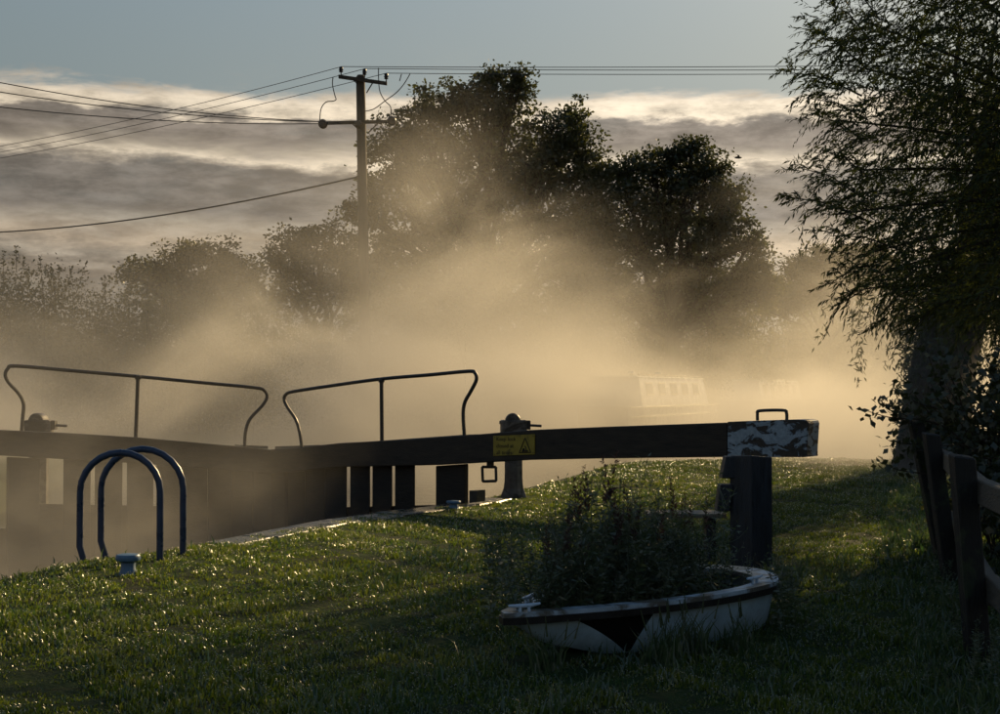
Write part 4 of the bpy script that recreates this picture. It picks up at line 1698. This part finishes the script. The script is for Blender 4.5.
D = 45.8
for i, ((x0, y0), y1) in enumerate((((341, 66.8), 139), ((364.7, 68.8), 145), ((386.4, 73.2), 151))):
    A, B_ = beyond(x0, y0, D, 0, y1, 58.6, 1.5)
    wire(A, B_, .35, .011, ('highest', 'middle', 'lowest')[i] + ' of the thin wires descending left from the upper crossarm', group='upper wires leaving the pole to the left')
for i, (x0, y0, y1) in enumerate(((320, 121.5, 76), (340, 122, 85.5), (352, 123, 100.5))):
    A, B_ = beyond(x0, y0, D, 0, y1, 39.5, 1.25)
    wire(A, B_, .30, .015, ('highest', 'middle', 'lowest')[i] + ' of the wires reaching the lower crossarm from the upper left', group='lower wires leaving the pole to the left')
for i, ((x0, y0), y1) in enumerate((((341, 66.6), 62.0), ((364.7, 68.6), 66.2), ((386.4, 73.2), 70.2))):
    A, B_ = beyond(x0, y0, D, 1000, y1, 46.6, 1.3)
    wire(A, B_, .10, .012, ('highest', 'middle', 'lowest')[i] + ' of the level wires running right from the pole', group='wires running right from the pole')
A, B_ = beyond(357.5, 177, D, 0, 226.5, 60, 1.2)
wire(A, B_, .45, .030, 'thick sagging cable running left from halfway up the pole')


# ------------------------------------------------------------------ bird
def bird():
    c = P(738.5, 158, 38)
    k = 38 / F
    b = MB()
    body = [(-4.2, 0.0, .15), (-3, .25, .7), (-1, .4, 1.15), (1, .3, 1.1), (2.4, .35, .8), (3.2, .2, .45)]
    b.tube([(c.x + x * k, c.y, c.z + z * k) for x, z, r_ in body], [r_ * k for x, z, r_ in body], 8)
    for s_ in (-1, 1):
        w0 = [Vector((c.x + 1.2 * k, c.y + s_ * .8 * k, c.z + .6 * k)), Vector((c.x - 1.2 * k, c.y + s_ * .8 * k, c.z + .5 * k)), Vector((c.x - 1.8 * k, c.y + s_ * 4.5 * k, c.z + 2.2 * k)), Vector((c.x + .2 * k, c.y + s_ * 4.0 * k, c.z + 2.2 * k))]
        b.hexa([q - Vector((0, 0, .12 * k)) for q in w0], [q + Vector((0, 0, .12 * k)) for q in w0])
        b.hexa([w0[3] - Vector((0, 0, .1 * k)), w0[2] - Vector((0, 0, .1 * k)), w0[2] + Vector((-2.4 * k, s_ * 3 * k, .0)), w0[2] + Vector((-2.2 * k, s_ * 3.1 * k, 0))],
               [w0[3] + Vector((0, 0, .1 * k)), w0[2] + Vector((0, 0, .1 * k)), w0[2] + Vector((-2.4 * k, s_ * 3 * k, .2 * k)), w0[2] + Vector((-2.2 * k, s_ * 3.1 * k, .2 * k))])
    o = b.build('bird', M_FEATHER, None, loc=tuple(c))
    tag(o, 'small dark bird flying in front of the clouds', 'bird')


bird()


# ------------------------------------------------------------------ moored boats in the mist
def moored_boat(A, L, ztop, zcab, label, paint):
    ax = Vector((.40, .917, 0)).normalized()
    sd = Vector((ax.y, -ax.x, 0))
    W = 2.1
    t = thing('moored_boat', (A.x, A.y, WZ), label, 'boat', 'boats moored along the far bank')
    def pt(u, s_, z):
        p = A + ax * u - sd * (W / 2 - s_ * W / 2)
        return Vector((p.x, p.y, z))
    # hull with tapered bow
    b = MB()
    st = [(-.9, .80), (0, 1.0), (L * .5, 1.0), (L, 1.0), (L + 1.8, .75), (L + 3.0, .08)]
    for u, w_ in st:
        for z, kk in ((WZ - .3, .8), (zcab - .45, .98), (zcab, 1.0)):
            b.v += [pt(u, -w_ * kk, z), pt(u, w_ * kk, z)]
    for i in range(len(st) - 1):
        a, c = i * 6, (i + 1) * 6
        for j in (0, 2):
            b.f += [(a + j, a + j + 2, c + j + 2, c + j), (a + j + 1, c + j + 1, c + j + 3, a + j + 3)]
        b.f.append((a + 4, a + 5, c + 5, c + 4))
    b.f += [(0, 1, 3, 2), (2, 3, 5, 4)]
    b.build('hull', paint, t)
    # rub rails
    b = MB()
    for z in (zcab - .02, zcab - .32):
        b.tube([pt(-.85, .84, z), pt(0, 1.02, z), pt(L, 1.02, z), pt(L + 1.7, .8, z)], .035, 6)
    b.build('rub_rail', M_BRASS, t)
    # cabin
    b = MB()
    e = .93
    b.hexa([pt(.1, -e, zcab), pt(.1, e, zcab), pt(L - .2, e, zcab), pt(L - .2, -e, zcab)], [pt(.1, -e * .86, ztop), pt(.1, e * .86, ztop), pt(L - .5, e * .86, ztop), pt(L - .5, -e * .86, ztop)])
    b.build('cabin', M_CREAM, t)
    b = MB()
    b.hexa([pt(.0, -e * .9, ztop + .004), pt(.0, e * .9, ztop + .004), pt(L - .4, e * .9, ztop + .004), pt(L - .4, -e * .9, ztop + .004)],
           [pt(.0, -e * .8, ztop + .05), pt(.0, e * .8, ztop + .05), pt(L - .4, e * .8, ztop + .05), pt(L - .4, -e * .8, ztop + .05)])
    rf = b.build('roof', M_CREAM, t)
    b = MB()
    b.tube([pt(.2, e * .8, ztop + .10), pt(L - .6, e * .8, ztop + .10)], .022, 6)
    for q in range(6):
        u = .3 + q * (L - 1) / 5
        b.tube([pt(u, e * .8, ztop + .04), pt(u, e * .8, ztop + .10)], .018, 5)
    b.build('roof_rail', M_BRASS, rf)
    nwin = 5
    for i in range(nwin):
        u = .7 + i * (L - 1.4) / nwin
        z0, z1 = zcab + (ztop - zcab) * .38, zcab + (ztop - zcab) * .84
        def q(u_, z, o):
            s_ = e * (1 - .14 * (z - zcab) / (ztop - zcab)) + o
            return pt(u_, s_, z)
        b = MB()
        b.hexa([q(u, z0, .0), q(u + .75, z0, .0), q(u + .75, z0, .02), q(u, z0, .02)], [q(u, z1, .0), q(u + .75, z1, .0), q(u + .75, z1, .02), q(u, z1, .02)])
        fr = b.build('window', M_BRASS, t)
        b = MB()
        b.hexa([q(u + .06, z0 + .05, .005), q(u + .69, z0 + .05, .005), q(u + .69, z0 + .05, .028), q(u + .06, z0 + .05, .028)],
               [q(u + .06, z1 - .05, .005), q(u + .69, z1 - .05, .005), q(u + .69, z1 - .05, .028), q(u + .06, z1 - .05, .028)])
        b.build('pane', M_GLASS, fr)
    # mushroom vents and lamp on the roof
    for u in (1.6, L * .55):
        MB().lathe(pt(u, .1, ztop + .04), [(.05, 0), (.05, .10), (.12, .12), (.10, .17), (.03, .19)], 12).build('roof_vent', M_BRASS, rf, smooth=True)


moored_boat(P(644, 400, 43.5), 8.3, 2.05, 1.13, 'pale cabin boat moored in the mist, nearer of the two', M_GREEN)
moored_boat(P(763, 400, 62), 9.5, 2.05, 1.15, 'pale cabin boat moored in the mist, farther of the two', M_GREEN)


# ------------------------------------------------------------------ grass and dew
def in_planter(x, y):
    px_, py_ = x - TIP.x, y - TIP.y
    u = (px_ * AX.x + py_ * AX.y) / BL
    s_ = np.abs(px_ * SD.x + py_ * SD.y)
    hw = np.interp(u, np.linspace(0, 1, 60), [boat_half(q) for q in np.linspace(0, 1, 60)])
    return (u > 0) & (u < 1) & (s_ < hw * .85)


def scatter(n, ymin, ymax, pw):
    y = ymin * (ymax / ymin) ** (rng.random(n) ** pw)
    lo = np.maximum(edge_x(y), -0.43 * y - .6)
    hi = np.minimum(0.43 * y + 1.0, 13)
    x = lo + (hi - lo) * rng.random(n)
    return x, y


def grass(name, n, hmin, hmax, wmul, m, label, filt=None, pw=1.0, ymin=5.2, ymax=32.6, lean=.45):
    x, y = scatter(n, ymin, ymax, pw)
    e = x - edge_x(y)
    stone = (y > 14.9) & (y < 19.4)
    need = np.where(stone, 0.24 + .26 * vnoise(x * 3, y * 2.2, 2.0), -0.03 + .05 * np.abs(vnoise(x * 2, y * 4, 3.0)))
    need = np.where((y > 22.3) & (y < 27), .10 + .25 * vnoise(x * 2, y * 2, 5.), need)
    keep = (e > need) & ~in_planter(x, y)
    if filt is not None:
        keep &= filt(x, y)
    x, y = x[keep], y[keep]
    n = len(x)
    z = lawn_z(x, y)
    patch = np.clip(.55 + .6 * vnoise(x * 1.1, y * 1.1, 7.) + .5 * vnoise(x * 3.3, y * 2.9, 9.) + .3 * vnoise(x * 8.0, y * 7.0, 2.), .08, 1.7)
    h = (hmin + (hmax - hmin) * patch) * rng.uniform(.6, 1.25, n)
    wd = (0.0035 + 0.00055 * y) * wmul * rng.uniform(.7, 1.3, n)
    a = rng.uniform(0, 2 * np.pi, n)
    ld = np.stack([np.cos(a), np.sin(a), np.zeros(n)], 1)
    sd = np.stack([-np.sin(a), np.cos(a), np.zeros(n)], 1)
    # blades turn at random about their own axis
    tw = rng.uniform(0, np.pi, n)
    sd = sd * np.cos(tw)[:, None] + ld * np.sin(tw)[:, None]
    le = (rng.random(n) ** 1.3 * lean * 2 * h)[:, None]
    base = np.stack([x, y, z - .01], 1)
    mid = base + ld * le * .35 + np.stack([np.zeros(n), np.zeros(n), h * .62], 1)
    tip = base + ld * le + np.stack([np.zeros(n), np.zeros(n), h * (1 - .25 * rng.random(n))], 1)
    V = np.empty((n, 5, 3))
    V[:, 0] = base - sd * wd[:, None] * .5
    V[:, 1] = base + sd * wd[:, None] * .5
    V[:, 2] = mid + sd * wd[:, None] * .42
    V[:, 3] = mid - sd * wd[:, None] * .42
    V[:, 4] = tip
    o5 = np.arange(n)[:, None] * 5
    T = np.concatenate([o5 + np.array([[0, 1, 2]]), o5 + np.array([[0, 2, 3]]), o5 + np.array([[3, 2, 4]])])
    o = link(name, np_mesh(name, V.reshape(-1, 3), T, m, quads=3))
    tag(o, label, 'grass', kind='stuff')
    return tip, x, y


tips, gx, gy = grass('grass', 330000, 0.018, 0.060, 1.1, L_GRASS, 'short dewy grass covering the lock-side bank')


def rough_patch(x, y):
    f = vnoise(x * .8, y * .8, 3.3) > .25
    near_planter = (np.abs((x - .85) * AX.y - (y - 8.6) * AX.x) < .75) & (rng.random(len(x)) < .35) & (np.abs((x - .85) * AX.x + (y - 8.6) * AX.y) < 1.75)
    by_fence = (x > 0.255 * y + .35)
    return (f & (x > -1.0) & (y < 14) & (rng.random(len(x)) < .5)) | near_planter | by_fence | ((rng.random(len(x)) < .015))


grass('long_grass', 80000, 0.05, 0.15, 1.15, L_SEDGE, 'longer tufts of grass round the planter and fence', rough_patch, ymax=24, lean=.6)


def dew():
    k = rng.choice(len(tips), 75000, replace=False)
    c = tips[k] + rng.normal(size=(len(k), 3)) * .002
    c = c[(c[:, 2] > .02)]
    n = len(c)
    r_ = (0.0010 + 0.00018 * c[:, 1]) * rng.uniform(.5, 1.35, n)
    off = np.array([[1, 0, 0], [-1, 0, 0], [0, 1, 0], [0, -1, 0], [0, 0, 1], [0, 0, -1]], float)
    V = (c[:, None] + off[None] * r_[:, None, None]).reshape(-1, 3)
    fc = np.array([[0, 2, 4], [2, 1, 4], [1, 3, 4], [3, 0, 4], [2, 0, 5], [1, 2, 5], [3, 1, 5], [0, 3, 5]])
    T = (np.arange(n)[:, None, None] * 6 + fc[None]).reshape(-1, 3)
    o = link('dew', np_mesh('dew', V, T, M_DEW, quads=3, smooth=True))
    tag(o, 'dew drops glinting on the grass tips', 'dew', kind='stuff')


dew()

# tall grass tuft at the planter's near side
def tuft(px, py, n, h, label):
    c = G(px, py)
    b = MB()
    pos, dr, ln = [], [], []
    for i in range(n):
        a = random.uniform(0, 6.28)
        hh = h * random.uniform(.5, 1.1)
        p0 = Vector((c.x + random.uniform(-.10, .10), c.y + random.uniform(-.08, .08), 0))
        e = p0 + Vector((math.cos(a) * hh * .45, math.sin(a) * hh * .3, hh))
        md = p0.lerp(e, .5) + Vector((-math.cos(a) * hh * .10, 0, hh * .08))
        q = Vector((.0045, .001, 0))
        b.add([p0 - q, p0 + q, md + q, md - q, e], [(0, 1, 2, 3), (3, 2, 4)])
    for i in range(4):
        a = random.uniform(-.5, .5)
        e = Vector((c.x + a * .3 + .05, c.y, h * random.uniform(1.0, 1.25)))
        b.tube([(c.x, c.y, 0), (c.x + a * .1, c.y, h * .6), e], .003, 4, .0015)
        b.tube([e - Vector((a * .05, 0, .07)), e + Vector((a * .02, 0, .05))], [.006, .003], 5)
    o = b.build('grass_tuft', L_SEDGE, None, loc=(c.x, c.y, 0))
    tag(o, label, 'grass tuft', 'tall grass tufts round the boat planter')


for px, py, n, h, lb in ((658, 668, 34, .26, 'thin grass tuft right of the black swoosh of the planter'), (668, 664, 36, .30, 'tall grass tuft with seed stalks on the near white side of the planter'),
                         (690, 655, 50, .28, 'grass tuft near the round end of the planter'), (545, 672, 50, .22, 'grass tuft near the pointed bow of the planter'), (740, 652, 60, .24, 'wide grass tuft below the planter stern')):
    tuft(px, py, n, h, lb)


# ------------------------------------------------------------------ mist
def mist_material(name, build, aniso=0.37, step=1.0):
    m, t, out = mat(name)
    tc = t.n('ShaderNodeTexCoord')
    pv = t.n('ShaderNodeVolumePrincipled')
    pv.inputs['Color'].default_value = (0.98, 0.95, 0.89, 1)
    pv.inputs['Anisotropy'].default_value = aniso
    den = build(t, tc.outputs['Object'])
    t.l(den, pv.inputs['Density'])
    t.l(pv.outputs[0], out.inputs['Volume'])
    try:
        m.cycles.volume_step_rate = step
    except Exception:
        pass
    return m


def river_density(t, ob):
    x, y, z = t.xyz(ob)
    mp = t.n('ShaderNodeMapping')
    t.l(ob, mp.inputs[0])
    mp.inputs['Scale'].default_value = (0.16, 0.14, 0.24)
    mp.inputs['Rotation'].default_value = (0, R(25), 0)
    n = t.noise(mp.outputs[0], 1.0, 4, 0.58, 0.9)
    # height of the mist top, ragged with the noise
    zz = t.m('SUBTRACT', z, t.m('MULTIPLY', t.m('SUBTRACT', n, 0.43), 13.0))
    gx_ = t.m('DIVIDE', t.m('ADD', x, 1.2), 3.4)
    gy_ = t.m('DIVIDE', t.m('SUBTRACT', y, 37.0), 5.0)
    lump = t.m('POWER', 2.718, t.m('MULTIPLY', t.m('ADD', t.m('MULTIPLY', gx_, gx_), t.m('MULTIPLY', gy_, gy_)), -1.0))
    zz = t.m('SUBTRACT', zz, t.m('MULTIPLY', lump, 3.6))
    layer = t.mr(zz, -2.5, 6.5, 1.0, 0.0)
    body = t.m('MULTIPLY', t.m('MULTIPLY', layer, layer), t.mr(n, .30, .68, .35, 1.5))
    shore = t.m('ADD', 20.0, t.m('MULTIPLY', t.m('ADD', x, 0.4), 3.0))
    shore = t.m('MINIMUM', t.m('MAXIMUM', shore, 20.0), 30.0)
    shore = t.m('MINIMUM', shore, t.m('MAXIMUM', t.m('SUBTRACT', 30.0, t.m('MULTIPLY', t.m('SUBTRACT', x, 4.4), 4.5)), 22.5))
    near = t.mr(t.m('SUBTRACT', y, shore), 0.0, 8.0, 0.0, 1.0)
    body = t.m('MULTIPLY', body, t.mr(z, 0.3, 4.2, 1.7, 1.0))
    far = t.mr(y, 46.0, 62.0, 1.0, 0.3)
    d = t.m('MULTIPLY', t.m('MULTIPLY', body, near), far)
    return t.m('MULTIPLY', d, 0.098)


def chamber_density(t, ob):
    x, y, z = t.xyz(ob)
    n = t.noise(ob, 0.55, 4, 0.6, 0.8)
    # distance out over the water from the lock edge
    s_ = t.m('SUBTRACT', t.m('ADD', -4.3, t.m('MULTIPLY', t.m('SUBTRACT', y, 12.0), 0.40)), x)
    over = t.mr(s_, 0.0, 2.2, 0.0, 1.0)
    zz = t.m('SUBTRACT', z, t.m('MULTIPLY', t.m('SUBTRACT', n, .45), 3.0))
    layer = t.mr(zz, -1.6, 1.5, 1.0, 0.06)
    return t.m('MULTIPLY', t.m('MULTIPLY', over, layer), t.mr(n, .32, .66, .05, .20))


M_MIST = mist_material('river_mist', river_density, step=0.13)
M_MIST2 = mist_material('chamber_mist', chamber_density, step=0.35)
b = MB().box((-6, 43.5, 5.3), (80, 47, 12.6))
tag(b.build('mist', M_MIST, None), 'golden mist drifting off the river beyond the gates', 'mist', kind='stuff')
b = MB().box((-8.5, 13.9, 0.1), (16, 11.8, 5.0))
tag(b.build('mist', M_MIST2, None), 'thin mist rising inside the lock chamber', 'mist', kind='stuff')
